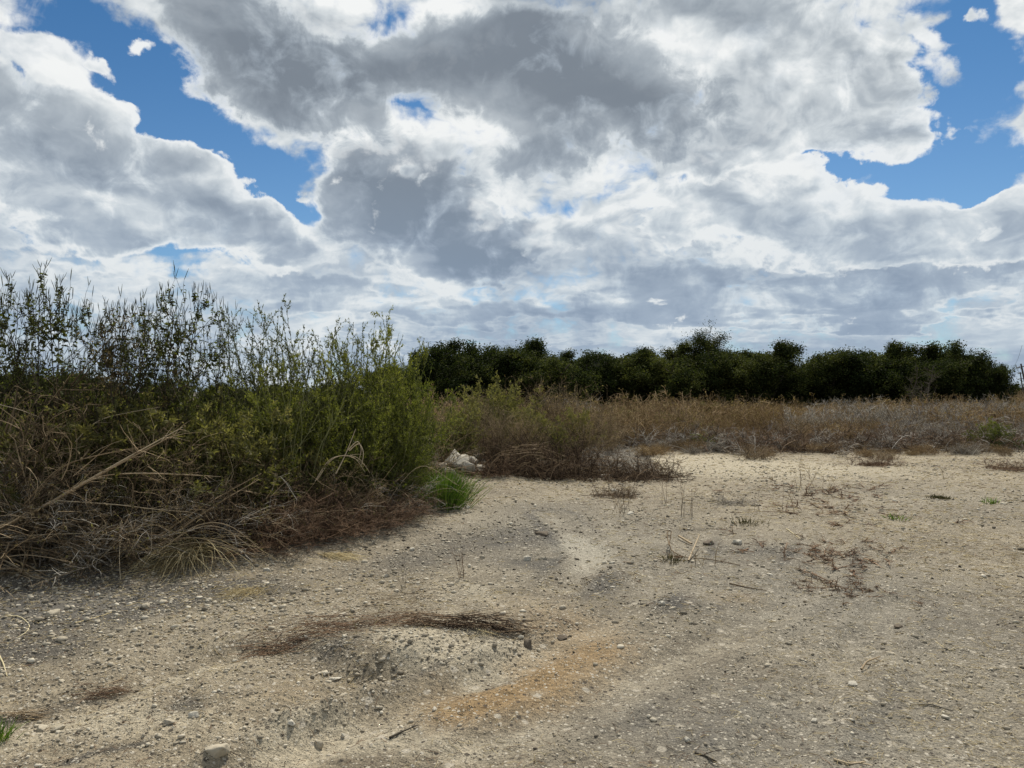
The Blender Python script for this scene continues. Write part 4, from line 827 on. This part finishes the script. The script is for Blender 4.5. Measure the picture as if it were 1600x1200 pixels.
for (px, top, d, k, w_, lab) in [
    (385, 512, 9.2, 'f0', .9, 'fine leaved bush at the left of the paired bushes'), (422, 500, 9.4, 'f1', .9, 'fine leaved bush with upright tops in the middle of the thicket'), (466, 488, 9.7, 'f0', .8, 'tallest fine leaved bush with a thin open top'), (500, 515, 9.8, 'f1', .8, 'fine leaved bush left of the sky gap'), (520, 542, 9.6, 'f0', .8, 'short fine leaved bush in the sky gap'),
    (562, 522, 10.2, 'w0', .7, 'green bush with separate plumes at its left top'), (590, 508, 10.4, 'w1', .7, 'green bush with the tallest dark plumes'), (624, 528, 10.6, 'w2', .58, 'green bush at the right end of the thicket'), (640, 566, 10.9, 'w0', .42, 'yellow green outer bush hanging over the clearing'), (615, 580, 9.6, 'w1', .75, 'dense green bush in front of the plumed ones'), (548, 575, 9.4, 'w2', .8, 'dense green bush left of the front one'), (490, 562, 9.0, 'w0', .8, 'green bush in front of the sky gap'),
    (440, 568, 8.9, 'w1', .8, 'green bush under the paired fine leaved bushes'), (390, 580, 8.6, 'w2', .8, 'green bush right of the tall weeds'), (335, 585, 8.4, 'w0', .8, 'yellow green bush beneath the loose spiky head'), (285, 592, 8.2, 'w1', .8, 'yellow green bush beneath the tall weeds'), (235, 585, 8.1, 'w2', .8, 'yellow green bush at the foot of the tallest weed'), (180, 590, 8.0, 'w0', .8, 'green bush at the foot of the withered weed'), (580, 600, 11.8, 'w2', 1, 'green bush deep behind the plumed ones'), (500, 600, 11.5, 'w0', 1, 'green bush deep in the thicket behind the sky gap'), (420, 600, 11, 'w1', 1, 'green bush deep in the middle of the thicket'), (300, 605, 10.5, 'w2', 1, 'green bush deep behind the tall weeds'), (200, 605, 10.5, 'w0', 1, 'green bush deep behind the withered weed'), (80, 600, 10, 'w1', 1, 'green bush deep behind the left weeds'), (0, 600, 10, 'w2', 1, 'green bush deep at the left edge'),
    (205, 604, 7.6, 'o0', 1.1, 'olive low bush below the withered weed'), (255, 598, 7.7, 'o1', 1.1, 'olive low bush below the tallest weed'), (305, 600, 7.8, 'o2', 1.1, 'olive low bush between the long canes and the spiky head'), (352, 612, 7.9, 'o0', 1, 'olive low bush before the green bushes, left one'), (400, 680, 8.3, 'o1', .8, 'olive low bush left of the pale green stalks'), (450, 690, 8.6, 'o2', .8, 'olive low bush behind the pale green stalks'),
    (500, 690, 8.8, 'o0', .8, 'olive low bush right of the pale green stalks'), (545, 690, 9.2, 'o1', .8, 'olive low bush behind the arching pale reeds'), (130, 612, 7.6, 'o2', 1, 'olive low bush among the brown left bushes'), (590, 660, 9.9, 'w1', 1, 'low dark green bush at the foot of the plumed ones'), (598, 655, 10.2, 'w2', .8, 'low green bush at the right foot of the thicket')]:
    x, z = at(px, d, top); z0 = gz(x, d); pr = {'f': FB, 'w': WB, 'o': OB}[k[0]][int(k[1])]; put(pr, x, d, (z - z0) * (1.08 if k[0] == 'w' and top < 570 else 1.08 if k[0] == 'f' else 1.0), px * .37, lab, 'bush', 'bushes of the left thicket', wide=w_)
# dead weeds filling the front of the thicket
DW = [make_dead('dead_weed_bush', 450 + i, 1.3, 1.2, m_, 85, 1.5, 62, .35, 2, lf_, nl) for i, (m_, lf_, nl) in enumerate((('brown_twig', 'dead_leaf', 2600), ('grey_twig', 'dead_leaf', 1500), ('brown_twig', 'olive_leaf', 2600)))]
RD = [make_dead('red_brown_weed_bush', 460 + i, .8, 1.2, 'red_twig', 130, 1.25, 75, .4, 3) for i in range(2)]
for (px, py, top, d, k, w_, lab) in [
    (-20, 0, 600, 7.2, 'd0', 1.1, 'brown dead bush at the left edge'), (40, 0, 610, 7.3, 'd0', 1.0, 'brown dead bush below the second tall weed'), (100, 0, 650, 7.2, 'd2', 1.0, 'brown and olive dead bush above the fallen canes'), (165, 0, 690, 7.2, 'd0', 1.0, 'brown dead bush in the middle of the fallen canes'), (225, 0, 688, 7.1, 'd2', 1.0, 'olive tinged dead bush above the long canes'),
    (290, 0, 700, 7.2, 'd0', 1.0, 'brown dead bush above the straw clump'), (350, 0, 700, 7.9, 'd2', 1.0, 'olive tinged dead bush in front of the green bushes'), (410, 0, 715, 8.1, 'd0', .9, 'brown dead bush left of the pale arching stalk'), (470, 0, 722, 8.4, 'd2', .9, 'dead bush around the pale arching stalk'), (530, 0, 728, 8.8, 'd0', .9, 'dead bush below the plumed green bush'), (585, 0, 735, 9.5, 'd1', .9, 'grey dead bush at the right foot of the thicket'), (608, 0, 745, 10.0, 'd1', .7, 'grey green dead bush at the corner of the thicket'),
    (0, 0, 740, 6.7, 'd1', 1.0, 'grey dead tangle low at the left edge'), (70, 0, 750, 6.7, 'd0', 1.0, 'low brown tangle under the canes at left'), (140, 0, 760, 6.7, 'd1', 1.0, 'low grey tangle under the canes'), (210, 0, 760, 6.9, 'd0', 1.0, 'low brown tangle behind the straw clump'), (285, 0, 755, 7.2, 'd1', 1.0, 'low grey tangle right of the straw clump'),
    (345, 0, 760, 7.5, 'r0', .9, 'red brown fine weeds right of the straw clump'), (400, 0, 765, 7.6, 'r1', .9, 'red brown fine weeds, second from the left'), (455, 0, 762, 7.9, 'r0', .9, 'red brown fine weeds in the middle'), (505, 0, 768, 8.1, 'r1', .9, 'red brown fine weeds with the darkest base'), (550, 0, 775, 8.5, 'r0', .8, 'red brown fine weeds near the tip'), (585, 0, 790, 8.8, 'r1', .7, 'last red brown fine weeds at the tip of the thicket'), (600, 0, 755, 9.6, 'r0', .7, 'red brown weeds left of the green grass tuft'), (620, 0, 765, 10.6, 'r1', .4, 'small red brown weeds left behind the green grass tuft')]:
    x, z = at(px, d, top); z0 = gz(x, d); pr = {'d': DW, 'r': RD}[k[0]][int(k[1])]
    put(pr, x, d, max(z - z0, .3), px * .61, lab, 'dead bush', 'dead bushes along the front of the thicket', wide=w_ * max(1.0, (.9 if k[0] == 'd' else .75) / max(z - z0, .3)) )
def undergrowth():
    rng = rng_(71)
    for mat, nm, lab, n_, hh, zt in (('brown_twig', 'tangled_undergrowth', 'tangled dead stems filling the bottom of the thicket', 20000, (.3, 1.0), 0), ('dead_leaf', 'dead_leaf_cover', 'withered leaves caught in the thicket', 60000, 0, 1), ('weed_leaf', 'green_leaf_cover', 'small green leaves through the depth of the thicket', 80000, 0, 2)):
        b = Buf(); y = rng.uniform(6.2, 15, n_); x = rng.uniform(-.86, -.06, n_) * y; e = edge_in(x, y); k = (e > .12) & (x < -1.0); x, y, e = x[k], y[k], e[k]; n_ = len(x)
        z0 = ground_z(x, y)
        if zt == 0:
            P = grow(np.stack([x, y, z0], 1), cone(n_, rng, 5, 80), rng.uniform(*hh, n_) * np.clip(.4 + e * .6, .4, 1.3), 6, rng, .4, .16); P[..., 2] = np.maximum(P[..., 2], z0[:, None])
            b.tubes(P, np.linspace(.0046, .0020, 6)[None], rng.beta(1.2, 1.6, n_))
        else:
            top = np.clip(.25 + e * .7, .2, .95 if zt == 1 else 1.55) * (.8 + .5 * fbm(x, y, .8, 3, 2)); z = z0 + (rng.random(n_) ** .7) * top
            if zt == 2: k = (z > .45) & (x > -6); x, y, z = x[k], y[k], z[k]; n_ = len(x)
            b.leaves(np.stack([x, y, z], 1), rng.normal(size=(n_, 3)), rng.uniform(.02, .06, n_), rng.uniform(.008, .022, n_), rng.random(n_), rng)
        tag(b.build(nm, M[mat]), lab, 'undergrowth', kind='stuff')
undergrowth()

# ------------------------------------------------------------------ fallen and arching canes
def cane(pts, r0, r1, mat, name, lab, cat, group=None, strands=1, spread=.03, twigs=0, seed=0, tint=.6):
    """pts: (px, py, distance) along the stalk"""
    rng = rng_(seed + int(pts[0][0]) + 7); W = np.array([[at(p[0], p[2]), p[2], EYE + (HZ - p[1]) / F * p[2]] for p in pts])
    t = np.linspace(0, len(W) - 1, 18); K = len(W)
    P = np.empty((18, 3))
    for q, tt in enumerate(t):                               # Catmull-Rom
        i = min(int(tt), K - 2); u = tt - i; p0, p1, p2, p3 = W[max(i - 1, 0)], W[i], W[i + 1], W[min(i + 2, K - 1)]
        P[q] = .5 * (2 * p1 + (p2 - p0) * u + (2 * p0 - 5 * p1 + 4 * p2 - p3) * u * u + (3 * p1 - p0 - 3 * p2 + p3) * u ** 3)
    gzv = ground_z(P[:, 0], P[:, 1]); P[:, 2] = np.maximum(P[:, 2], gzv + r0 * .6)
    A = np.repeat(P[None], strands, 0) + (rng.normal(size=(strands, 1, 3)) + rng.normal(size=(strands, 1, 3)) * np.linspace(0, 1, 18)[None, :, None]) * spread * (strands > 1)
    A[..., 2] = np.maximum(A[..., 2], gzv[None] + r0 * .5)
    o0 = P[0].copy(); o0[2] = max(gz(o0[0], o0[1]), min(P[:, 2])) ; b = Buf(); b.tubes(A - o0, np.linspace(r0, r1, 18)[None], np.clip(rng.normal(tint, .15, strands), 0, 1), 5)
    if twigs:
        wh = rng.integers(0, strands, twigs); p, T = along(A, wh, rng.uniform(.35, 1, twigs)); S = grow(p - o0, off(T, rng, 28), rng.uniform(.08, .35, twigs), 6, rng, .3, .06); b.tubes(S, np.linspace(r1, .0009, 6)[None], np.clip(rng.normal(tint, .2, twigs), 0, 1))
    tag(b.build(name, M[mat], loc=tuple(o0)), lab, cat, group)
GC = 'dry canes fallen across the front of the thicket'
for i, (pts, r0, r1, st_, sp_, tw, tint, lab) in enumerate([
    ([(-40, 848, 6.35), (60, 800, 6.4), (180, 732, 6.6), (285, 675, 7.0)], .016, .004, 2, .02, 14, .55, 'thickest fallen cane rising from the left edge to the right'),
    ([(-40, 832, 6.4), (60, 790, 6.45), (160, 735, 6.6), (330, 735, 7.0)], .010, .003, 2, .03, 10, .5, 'cane beside the thickest one, its tip drooping'),
    ([(90, 782, 6.4), (180, 788, 6.5), (240, 795, 6.6), (300, 800, 6.7)], .006, .003, 1, 0, 3, .75, 'pale cane branching off level from the thickest one'),
    ([(40, 790, 6.4), (90, 738, 6.5), (140, 718, 6.6), (230, 700, 6.9)], .006, .002, 3, .04, 10, .5, 'bunch of thin canes arching above the thickest one'),
    ([(-20, 840, 6.3), (60, 836, 6.3), (150, 836, 6.4), (230, 850, 6.5)], .006, .003, 2, .03, 4, .5, 'nearly level cane low at the left edge'),
    ([(-20, 845, 6.3), (70, 852, 6.3), (130, 865, 6.35), (230, 852, 6.5)], .004, .002, 3, .03, 4, .45, 'thin level canes sagging above the soil at left'),
    ([(240, 848, 6.6), (290, 812, 6.7), (340, 780, 6.9), (402, 745, 7.3)], .011, .003, 3, .025, 12, .5, 'bundle of canes rising right out of the straw clump'),
    ([(245, 860, 6.5), (300, 822, 6.6), (350, 822, 6.7), (402, 862, 6.8)], .006, .002, 2, .02, 3, .5, 'cane arching over the dark hollow to the right'),
    ([(230, 865, 6.5), (290, 845, 6.6), (340, 850, 6.7), (400, 872, 6.8)], .005, .002, 3, .02, 3, .55, 'lower cane arching right beneath the other arch'),
    ([(120, 892, 6.3), (150, 878, 6.3), (190, 842, 6.35), (232, 813, 6.5)], .005, .002, 1, 0, 2, .9, 'pale grey stick slanting up from the bare soil'),
    ([(10, 690, 7.0), (25, 650, 7.1), (60, 620, 7.3), (140, 640, 7.5)], .010, .003, 1, 0, 5, .5, 'brown stem arching high at the left edge'),
    ([(0, 700, 6.9), (10, 670, 6.9), (22, 640, 7.0), (28, 600, 7.2)], .014, .006, 1, 0, 4, .2, 'dark upright stem at the left edge'),
    ([(60, 660, 7.3), (100, 620, 7.4), (140, 570, 7.5), (180, 525, 7.7)], .012, .004, 2, .03, 8, .1, 'dark slanting stem pointing up right beside the withered weed'),
    ([(118, 690, 7.0), (160, 655, 7.1), (250, 636, 7.2)], .005, .0015, 1, 0, 2, .8, 'thin pale stem lying across the olive bushes'),
    ([(-10, 630, 6.9), (30, 640, 7.0), (62, 652, 7.1)], .005, .002, 1, 0, 0, .9, 'short pale stem against the brown bush at left'),
    ([(525, 740, 8.1), (540, 710, 8.2), (556, 670, 8.3)], .008, .003, 1, 0, 0, .9, 'pale straight stalk of the arching reed'),
    ([(545, 700, 8.2), (560, 688, 8.2), (568, 700, 8.2), (566, 718, 8.2)], .007, .003, 2, .02, 0, .9, 'pale curled tip of the arching reed'),
    ([(495, 750, 8.0), (520, 715, 8.1), (555, 712, 8.2), (575, 735, 8.2)], .006, .002, 2, .02, 2, .8, 'second pale reed arching right before the dark bush'),
    ([(330, 790, 7.2), (350, 760, 7.3), (365, 738, 7.4), (350, 690, 7.5)], .004, .002, 1, 0, 2, .8, 'thin hooked stalk standing over the hollow'),
    ([(0, 895, 6.2), (40, 892, 6.2), (70, 905, 6.2)], .012, .004, 3, .03, 0, .6, 'short thick broken canes on the soil at the left edge'),
    ([(5, 870, 6.25), (40, 886, 6.2), (75, 908, 6.1)], .008, .003, 4, .03, 0, .6, 'splintered tan canes pointing into the clearing'),
    ([(190, 905, 6.1), (188, 870, 6.2), (190, 815, 6.4)], .003, .002, 1, 0, 0, .9, 'thin upright pale stalk left of the straw clump'),
    ([(238, 860, 6.4), (238, 830, 6.4), (240, 790, 6.4)], .003, .001, 1, 0, 0, .8, 'thin upright pale stalk above the straw clump')]):
    cane(pts, r0, r1, 'cane', 'dry_cane', lab, 'dry cane', GC, st_, sp_, tw, i, tint)
for i, (x0, y0, x1, y1, d) in enumerate([(440, 735, 455, 600, 8.2), (452, 740, 478, 590, 8.3), (462, 735, 440, 610, 8.3), (430, 730, 418, 600, 8.3), (480, 740, 540, 620, 8.4), (420, 740, 400, 620, 8.2), (495, 735, 520, 640, 8.5), (445, 742, 500, 640, 8.2), (405, 742, 385, 650, 8.1), (470, 740, 470, 640, 8.3)]):
    cane([(x0, y0 + 40, d), ((x0 * 2 + x1) / 3, (y0 * 2 + y1) / 3, d), ((x0 + x1 * 2) / 3 + 2, (y0 + 2 * y1) / 3, d), (x1, y1, d)], .0045, .002, 'green_stem', 'weed_stalk', 'thin pale green stalk standing before the green bushes', 'stalk', 'pale stalks in front of the green bushes', 1, 0, 6, i + 40, .95)
for i, (x0, y0, x1, y1, x2, y2) in enumerate([(775, 735, 830, 700, 900, 722), (800, 740, 860, 712, 935, 730), (905, 742, 850, 705, 785, 712), (820, 745, 880, 728, 960, 742), (760, 728, 800, 706, 850, 704), (940, 748, 985, 728, 1040, 745), (880, 748, 930, 722, 975, 728), (790, 748, 830, 722, 880, 745)]):
    cane([(x0, y0, 14.0), ((x0 + x1) / 2, (y0 + y1) / 2 - 4, 13.9), (x1, y1, 13.8), (x2, y2, 13.8)], .009, .004, 'cane', 'dry_cane', 'arched brown cane across the dead brush heaps at the centre', 'dry cane', 'canes over the brush heaps', 2, .06, 8, i + 60, .35)
rr = random.Random(8)
for i in range(46):                                          # small anonymous dead stems leaning out of the front
    px = rr.uniform(-10, 610); base = 905 - max(0, px - 150) * .13 - max(0, px - 420) * .12
    d = EYE * F / (base - HZ) + .25; L = rr.uniform(50, 150); a = R(rr.uniform(15, 165)); sgn = rr.choice((-1, 1))
    cane([(px, base, d), (px + math.cos(a) * L * .5, base - math.sin(a) * L * .5, d + rr.uniform(-.1, .2)), (px + math.cos(a) * L + sgn * 12, base - math.sin(a) * L * .85, d + rr.uniform(-.2, .4)), (px + math.cos(a) * L * 1.4 + sgn * 40, base - math.sin(a) * L * .6, d + rr.uniform(-.2, .3))],
         rr.uniform(.002, .004), .0012, 'cane' if i % 3 else 'grey_twig', 'dead_stalk', 'thin bent dead stalk leaning out of the front of the thicket', 'stalk', 'bent dead stalks along the front of the thicket', 1, 0, 6, i + 90, rr.uniform(.3, .9))

# straw clumps
def straw_clump(pts, n, L, name, mat, lab, fan=30, rad=.0022, cat='straw', seed=0, lift=25):
    """long dry blades combed down from a root; pts (px, py, distance) root and (px, py) tip"""
    (rx, ry, rd), (tx, ty, td) = pts; rng = rng_(seed + rx); x0, y0 = at(rx, rd), rd; z0 = max(gz(x0, y0), EYE + (HZ - ry) / F * rd)
    d0 = np.array([at(tx, td) - x0, td - y0, 0]); d0 /= np.linalg.norm(d0)
    b = Buf(); base = np.array([x0, y0, z0]) + rng.normal(size=(n, 3)) * [.08, .06, .02]
    dr = d0[None] + rng.normal(size=(n, 3)) * math.tan(R(fan)) * .5; dr[:, 2] = rng.uniform(0, math.tan(R(lift)), n)
    P = grow(base, dr, L * rng.uniform(.3, 1.15, n), 8, rng, .9, .13); gzv = ground_z(P[..., 0], P[..., 1]); P[..., 2] = np.maximum(P[..., 2], gzv + rng.uniform(.004, .03, (n, 1)))
    b.tubes(P - [x0, y0, z0], np.linspace(rad, rad * .4, 8)[None], rng.beta(2.5, 2, n)); tag(b.build(name, M[mat], loc=(x0, y0, z0)), lab, cat)
straw_clump(((300, 862, 6.75), (205, 925, 5.9)), 260, .72, 'straw_clump', 'straw', 'big combed down clump of pale straw below the arching canes', 62, .0028, seed=1, lift=48)
straw_clump(((285, 850, 6.8), (215, 870, 6.5)), 130, .5, 'straw_clump', 'straw', 'upper clump of pale straw under the cane bundle', 60, .0024, seed=2, lift=40)
straw_clump(((520, 875, 7.2), (605, 890, 6.7)), 120, .5, 'straw_wisp', 'straw', 'yellow straw wisp at the foot of the red brown weeds', 20, .002, seed=3, lift=10)
straw_clump(((632, 812, 9.2), (676, 800, 9.7)), 40, .4, 'straw_wisp', 'straw', 'short golden straw wisp below the green grass tuft', 12, .002, seed=4, lift=8)
straw_clump(((395, 935, 5.9), (330, 965, 5.4)), 110, .4, 'straw_wisp', 'straw', 'flattened straw on the slope right of the big clump', 30, .0016, seed=5, lift=8)
straw_clump(((740, 995, 4.85), (768, 1012, 4.7)), 26, .17, 'straw_wisp', 'straw', 'curled orange grass wisp at the right end of the mound', 50, .0016, seed=6, lift=25)
# brushwood bundles on the clearing
def bundle(a, b_, n, wd, hgt, lab, mat='red_twig', rad=.0011, seed=0, name='brushwood_bundle', fan=.24):
    n = int(n * .36); wd *= 1.2; rad *= 1.35
    (x0, y0), (x1, y1) = gp(*a), gp(*b_); rng = rng_(seed); L = math.hypot(x1 - x0, y1 - y0); dv = np.array([x1 - x0, y1 - y0, 0]) / L; nv = np.array([-dv[1], dv[0], 0])
    t = rng.uniform(-.05, .75, n); base = np.array([x0, y0, 0]) + dv * (t * L)[:, None] + nv * rng.normal(0, wd * .5, n)[:, None]; base[:, 2] = ground_z(base[:, 0], base[:, 1]) + rng.uniform(0, hgt, n)
    dr = dv[None] + nv[None] * rng.normal(0, fan, n)[:, None]; dr[:, 2] = rng.normal(.02, .10, n)
    P = grow(base, dr, L * rng.uniform(.12, .4, n), 7, rng, .12, .10); gzv = ground_z(P[..., 0], P[..., 1]); P[..., 2] = np.maximum(P[..., 2], gzv + rng.uniform(.002, .02, (n, 1)))
    b = Buf(); b.tubes(P - [x0, y0, 0], np.linspace(rad, rad * .6, 7)[None], rng.random(n))
    m2 = n * 2; wh = rng.integers(0, n, m2); p, T = along(P, wh, rng.random(m2)); S = grow(p, off(T, rng, 22), rng.uniform(.02, .09, m2), 4, rng, .2, .1); S[..., 2] = np.maximum(S[..., 2], ground_z(S[..., 0], S[..., 1]) + .003)
    b.tubes(S - [x0, y0, 0], np.linspace(rad * .7, rad * .45, 4)[None], rng.random(m2)); tag(b.build(name, M[mat], loc=(x0, y0, 0)), lab, 'brushwood', 'brushwood lying on the clearing')
bundle((370, 1018), (560, 985), 330, .14, .13, 'reddish brown brushwood lying left of the gravel mound', seed=1, rad=.0014)
bundle((520, 988), (680, 965), 260, .16, .05, 'reddish brown brushwood behind the gravel mound', seed=2)
bundle((625, 980), (850, 990), 380, .07, .09, 'dark brushwood bundle stretching right behind the mound', 'dark_twig', .0017, seed=3, fan=.05)
bundle((105, 1085), (205, 1066), 120, .05, .03, 'small reddish brushwood wisp in the left wheel rut', seed=4)
bundle((5, 1112), (75, 1100), 70, .03, .02, 'thin dark twigs lying left of the brown flat stone', 'brown_twig', .0013, seed=5)
bundle((565, 945), (700, 935), 90, .3, .03, 'sparse brown twigs on the soil behind the mound', 'brown_twig', .0011, seed=6)
bundle((820, 955), (905, 985), 30, .03, .015, 'thin rusty twigs above the orange stain', seed=7, rad=.001)

# ------------------------------------------------------------------ green tufts and small standing stems
def make_tuft(name, n, h, sp, mat, lab, px, py, seed, w0=.004, cat='grass tuft', up=38):
    x, y = gp(px, py); rng = rng_(seed); b = Buf(); base = rng.normal(size=(n, 3)) * sp; base[:, 2] = 0
    P = grow(base, cone(n, rng, 2, up) + base * np.array([1.5, 1.5, 0]) / max(sp, .01) * .15, h * rng.uniform(.5, 1.05, n), 6, rng, .25, .05)
    b.tubes(P, (np.array([.7, 1, .9, .7, .45, .15]) * w0)[None], np.clip(rng.normal(.5, .25, n), 0, 1)); o = b.build(name, M[mat], loc=(x, y, gz(x, y))); tag(o, lab, cat); return o
make_tuft('grass_tuft', 900, .60, .13, 'tuft', 'bright green grass tuft in front of the limestone blocks', 690, 790, 1, .0046, up=24)
make_tuft('grass_tuft', 260, .40, .20, 'olive_leaf', 'yellowing grass blades round the bright green tuft', 672, 775, 12, .004, up=35)
make_tuft('grass_tuft', 220, .48, .22, 'olive_leaf', 'pale olive grass tuft behind the limestone blocks', 700, 708, 2, .006, up=45)
make_tuft('grass_tuft', 90, .10, .025, 'tuft', 'small green sprig at the left edge of the bare ground', 0, 1150, 3, .0022)
make_tuft('grass_tuft', 26, .10, .05, 'tuft', 'small green sprout beside a flat white pebble on the right', 1398, 812, 4, .005)
make_tuft('grass_tuft', 26, .12, .06, 'tuft', 'blue green sprout farthest right on the clearing', 1549, 787, 5, .006)
make_tuft('grass_tuft', 26, .07, .05, 'olive_leaf', 'left one of two yellowish sprouts on the right', 1458, 778, 6, .006)
make_tuft('grass_tuft', 60, .06, .06, 'olive_leaf', 'right one of two yellowish sprouts on the right', 1474, 779, 7, .006)
make_tuft('grass_tuft', 60, .10, .06, 'olive_leaf', 'thin green tuft within the loop of the bent sapling', 1050, 872, 8, .003)
make_tuft('grass_tuft', 60, .10, .10, 'olive_leaf', 'faint green sprouts below the grey flattened tuft', 1168, 818, 9, .004)
make_tuft('straw_tuft', 90, .35, .10, 'straw', 'dry straw tuft right of the bright green grass', 716, 785, 10, .003)
def twiglet(px, py, hpx, n, lab, seed, spread=.03, tilt=14, mat='brown_twig', rad=.003, bend=.1, arm=3):
    x, y = gp(px, py); rng = rng_(seed); h = hpx / F * y; b = Buf(); base = rng.normal(size=(n, 3)) * spread; base[:, 2] = -.01
    P = grow(base, cone(n, rng, 2, tilt), h * rng.uniform(.5, 1.08, n), 7, rng, bend, .06); b.tubes(P, np.linspace(rad, rad * .4, 7)[None], rng.random(n))
    m2 = n * arm; wh = rng.integers(0, n, m2); p, T = along(P, wh, rng.uniform(.2, .9, m2)); b.tubes(grow(p, off(T, rng, 35), h * rng.uniform(.1, .3, m2), 4, rng, 0, .1), np.linspace(rad * .6, rad * .3, 4)[None], rng.random(m2))
    tag(b.build('dead_twig', M[mat], loc=(x, y, gz(x, y))), lab, 'twig', 'dead twigs standing on the clearing')
for i, a in enumerate([(722, 905, 55, 6, 'thin reddish stems standing upright left of the centre', .02, 10, 'red_twig', .0022), (1073, 805, 50, 7, 'upright thin stems in the middle of the clearing', .06, 12, 'brown_twig', .003),
        (1040, 785, 75, 3, 'tall dark twig beside the outermost dark tangle', .05, 10, 'brown_twig', .003), (970, 802, 60, 10, 'twiggy dead stems over the small dead bush', .06, 25, 'brown_twig', .003),
        (1262, 762, 60, 5, 'tall thin twigs left of the dark red brush mat', .10, 22, 'brown_twig', .0035), (1290, 770, 34, 3, 'slanting stick behind the dark red brush mat', .04, 40, 'cane', .004), (1246, 768, 36, 2, 'short thin twig left of the tall ones', .02, 8, 'brown_twig', .0035),
        (1230, 800, 50, 4, 'leaning thin twigs below the tall ones', .08, 40, 'red_twig', .003), (1473, 748, 24, 1, 'short leaning stick at the back right of the clearing', .0, 35, 'brown_twig', .008), (1347, 862, 16, 1, 'short dark upright stub right of the brown mat', 0, 15, 'dark_stem', .004),
        (1182, 800, 30, 3, 'thin twigs standing beside the green sprouts', .05, 14, 'brown_twig', .0025), (748, 728, 38, 2, 'forked bleached dead twig right of the limestone blocks', .03, 16, 'pale_bark', .014), (1090, 880, 40, 4, 'short twigs standing within the bent sapling', .06, 25, 'cane', .004), (632, 920, 60, 4, 'wiry dark twig fan left of the centre of the clearing', .03, 45, 'dark_stem', .0016), (575, 1000, 90, 2, 'pale thin stalks leaning over the left brushwood', .08, 30, 'straw', .0018), (50, 1160, 30, 1, 'tiny stalk near the lower left corner', 0, 20, 'straw', .001)]):
    px, py, hp, n_, lab, spd, tl, mt, rd = a; twiglet(px, py, hp, n_, lab, 500 + i, spd, tl, mt, rd)
def stick(pts, r0, r1, lab, mat='cane', tint=.5, tw=0, seed=0, name='fallen_stick'):
    W = []
    for q in pts:
        x, y = gp(q[0], q[1]); W.append((x, y, gz(x, y) + (q[2] if len(q) > 2 else r0)))
    W = np.array(W); o0 = W[0].copy(); b = Buf(); rng = rng_(seed); A = (W - o0)[None]
    t = np.linspace(0, len(W) - 1, 14); Q = np.stack([np.interp(t, range(len(W)), A[0, :, k]) for k in range(3)], 1)[None]; Q[0, 1:-1] = (Q[0, :-2] + Q[0, 1:-1] * 2 + Q[0, 2:]) / 4
    b.tubes(Q, np.linspace(r0, r1, 14)[None], [tint], 6)
    if tw: p, T = along(Q, np.zeros(tw, int), rng.uniform(.1, .95, tw)); b.tubes(grow(p, off(T, rng, 35), rng.uniform(.04, .16, tw), 4, rng, .1, .1), np.linspace(r1, r1 * .4, 4)[None], np.full(tw, tint))
    tag(b.build(name, M[mat], loc=tuple(o0)), lab, 'stick', 'sticks lying on the clearing')
stick([(1045, 866, .12), (1040, 852, .16), (1052, 845, .14), (1040, 862, .05), (1070, 874, .03), (1100, 873), (1155, 885)], .006, .004, 'bent brown sapling lying in a loop on the clearing', 'brown_twig', .4, 12, 1)
stick([(1060, 838, .03), (1080, 848, .02)], .012, .010, 'short cut pale stick above the bent sapling', 'cane', .8)
stick([(1075, 876, .02), (1092, 852, .12)], .009, .006, 'pale stick propped up in the bent sapling', 'cane', .7)
stick([(1139, 911), (1165, 917), (1196, 925)], .006, .003, 'thin dark stick lying right of the centre', 'brown_twig', .3)
stick([(1228, 825), (1245, 838), (1273, 856)], .005, .003, 'long pale stick slanting down the right of the clearing', 'straw', .8)
stick([(1344, 1040, .01), (1352, 1034, .03), (1373, 1026, .02)], .007, .003, 'curved root with a dark tip on the right', 'cane', .5, 4, 2)
stick([(1300, 1190), (1325, 1193), (1349, 1185)], .005, .003, 'pale curved stick at the bottom right edge', 'cane', .7, 3, 3)
stick([(1420, 1097), (1450, 1095), (1485, 1103)], .004, .003, 'long grey stick half sunk in the ground at lower right', 'grey_twig', .3)
stick([(1140, 801), (1200, 801), (1280, 802)], .004, .002, 'very long thin reddish stick across the clearing', 'red_twig', .5)
stick([(610, 1158), (630, 1148), (655, 1138)], .006, .002, 'dark broken stick on the pale track at the bottom', 'dark_stem', .3, 2, 5)
stick([(0, 967), (33, 965), (50, 980), (45, 993), (30, 1000)], .004, .002, 'bent pale reed lying at the left edge', 'straw', .9)
stick([(0, 1028), (8, 1040), (14, 1058)], .006, .002, 'short pale reed at the left edge of the picture', 'straw', .9)
stick([(1084, 1184), (1100, 1188), (1118, 1192)], .005, .003, 'small dark root piece near the bottom edge', 'dark_stem', .3, 2, 6)
stick([(1460, 1000), (1475, 1010), (1490, 1012)], .003, .002, 'thin straw bent on the right of the bare ground', 'straw', .6, 3, 7)
stick([(160, 1068), (190, 1058), (216, 1045)], .003, .002, 'thin straight twig over the left wheel rut', 'cane', .5)
stick([(120, 980), (165, 962), (215, 945), (228, 948)], .004, .002, 'pale wavy root on the slope below the straw clump', 'straw', .6)

# prototypes that found no place in the scene are removed
for o in [o for o in list(sc.objects) if o.type == 'EMPTY' and o.parent is None and 'label' not in o]:
    for ch in list(o.children): bpy.data.objects.remove(ch)
    bpy.data.objects.remove(o)
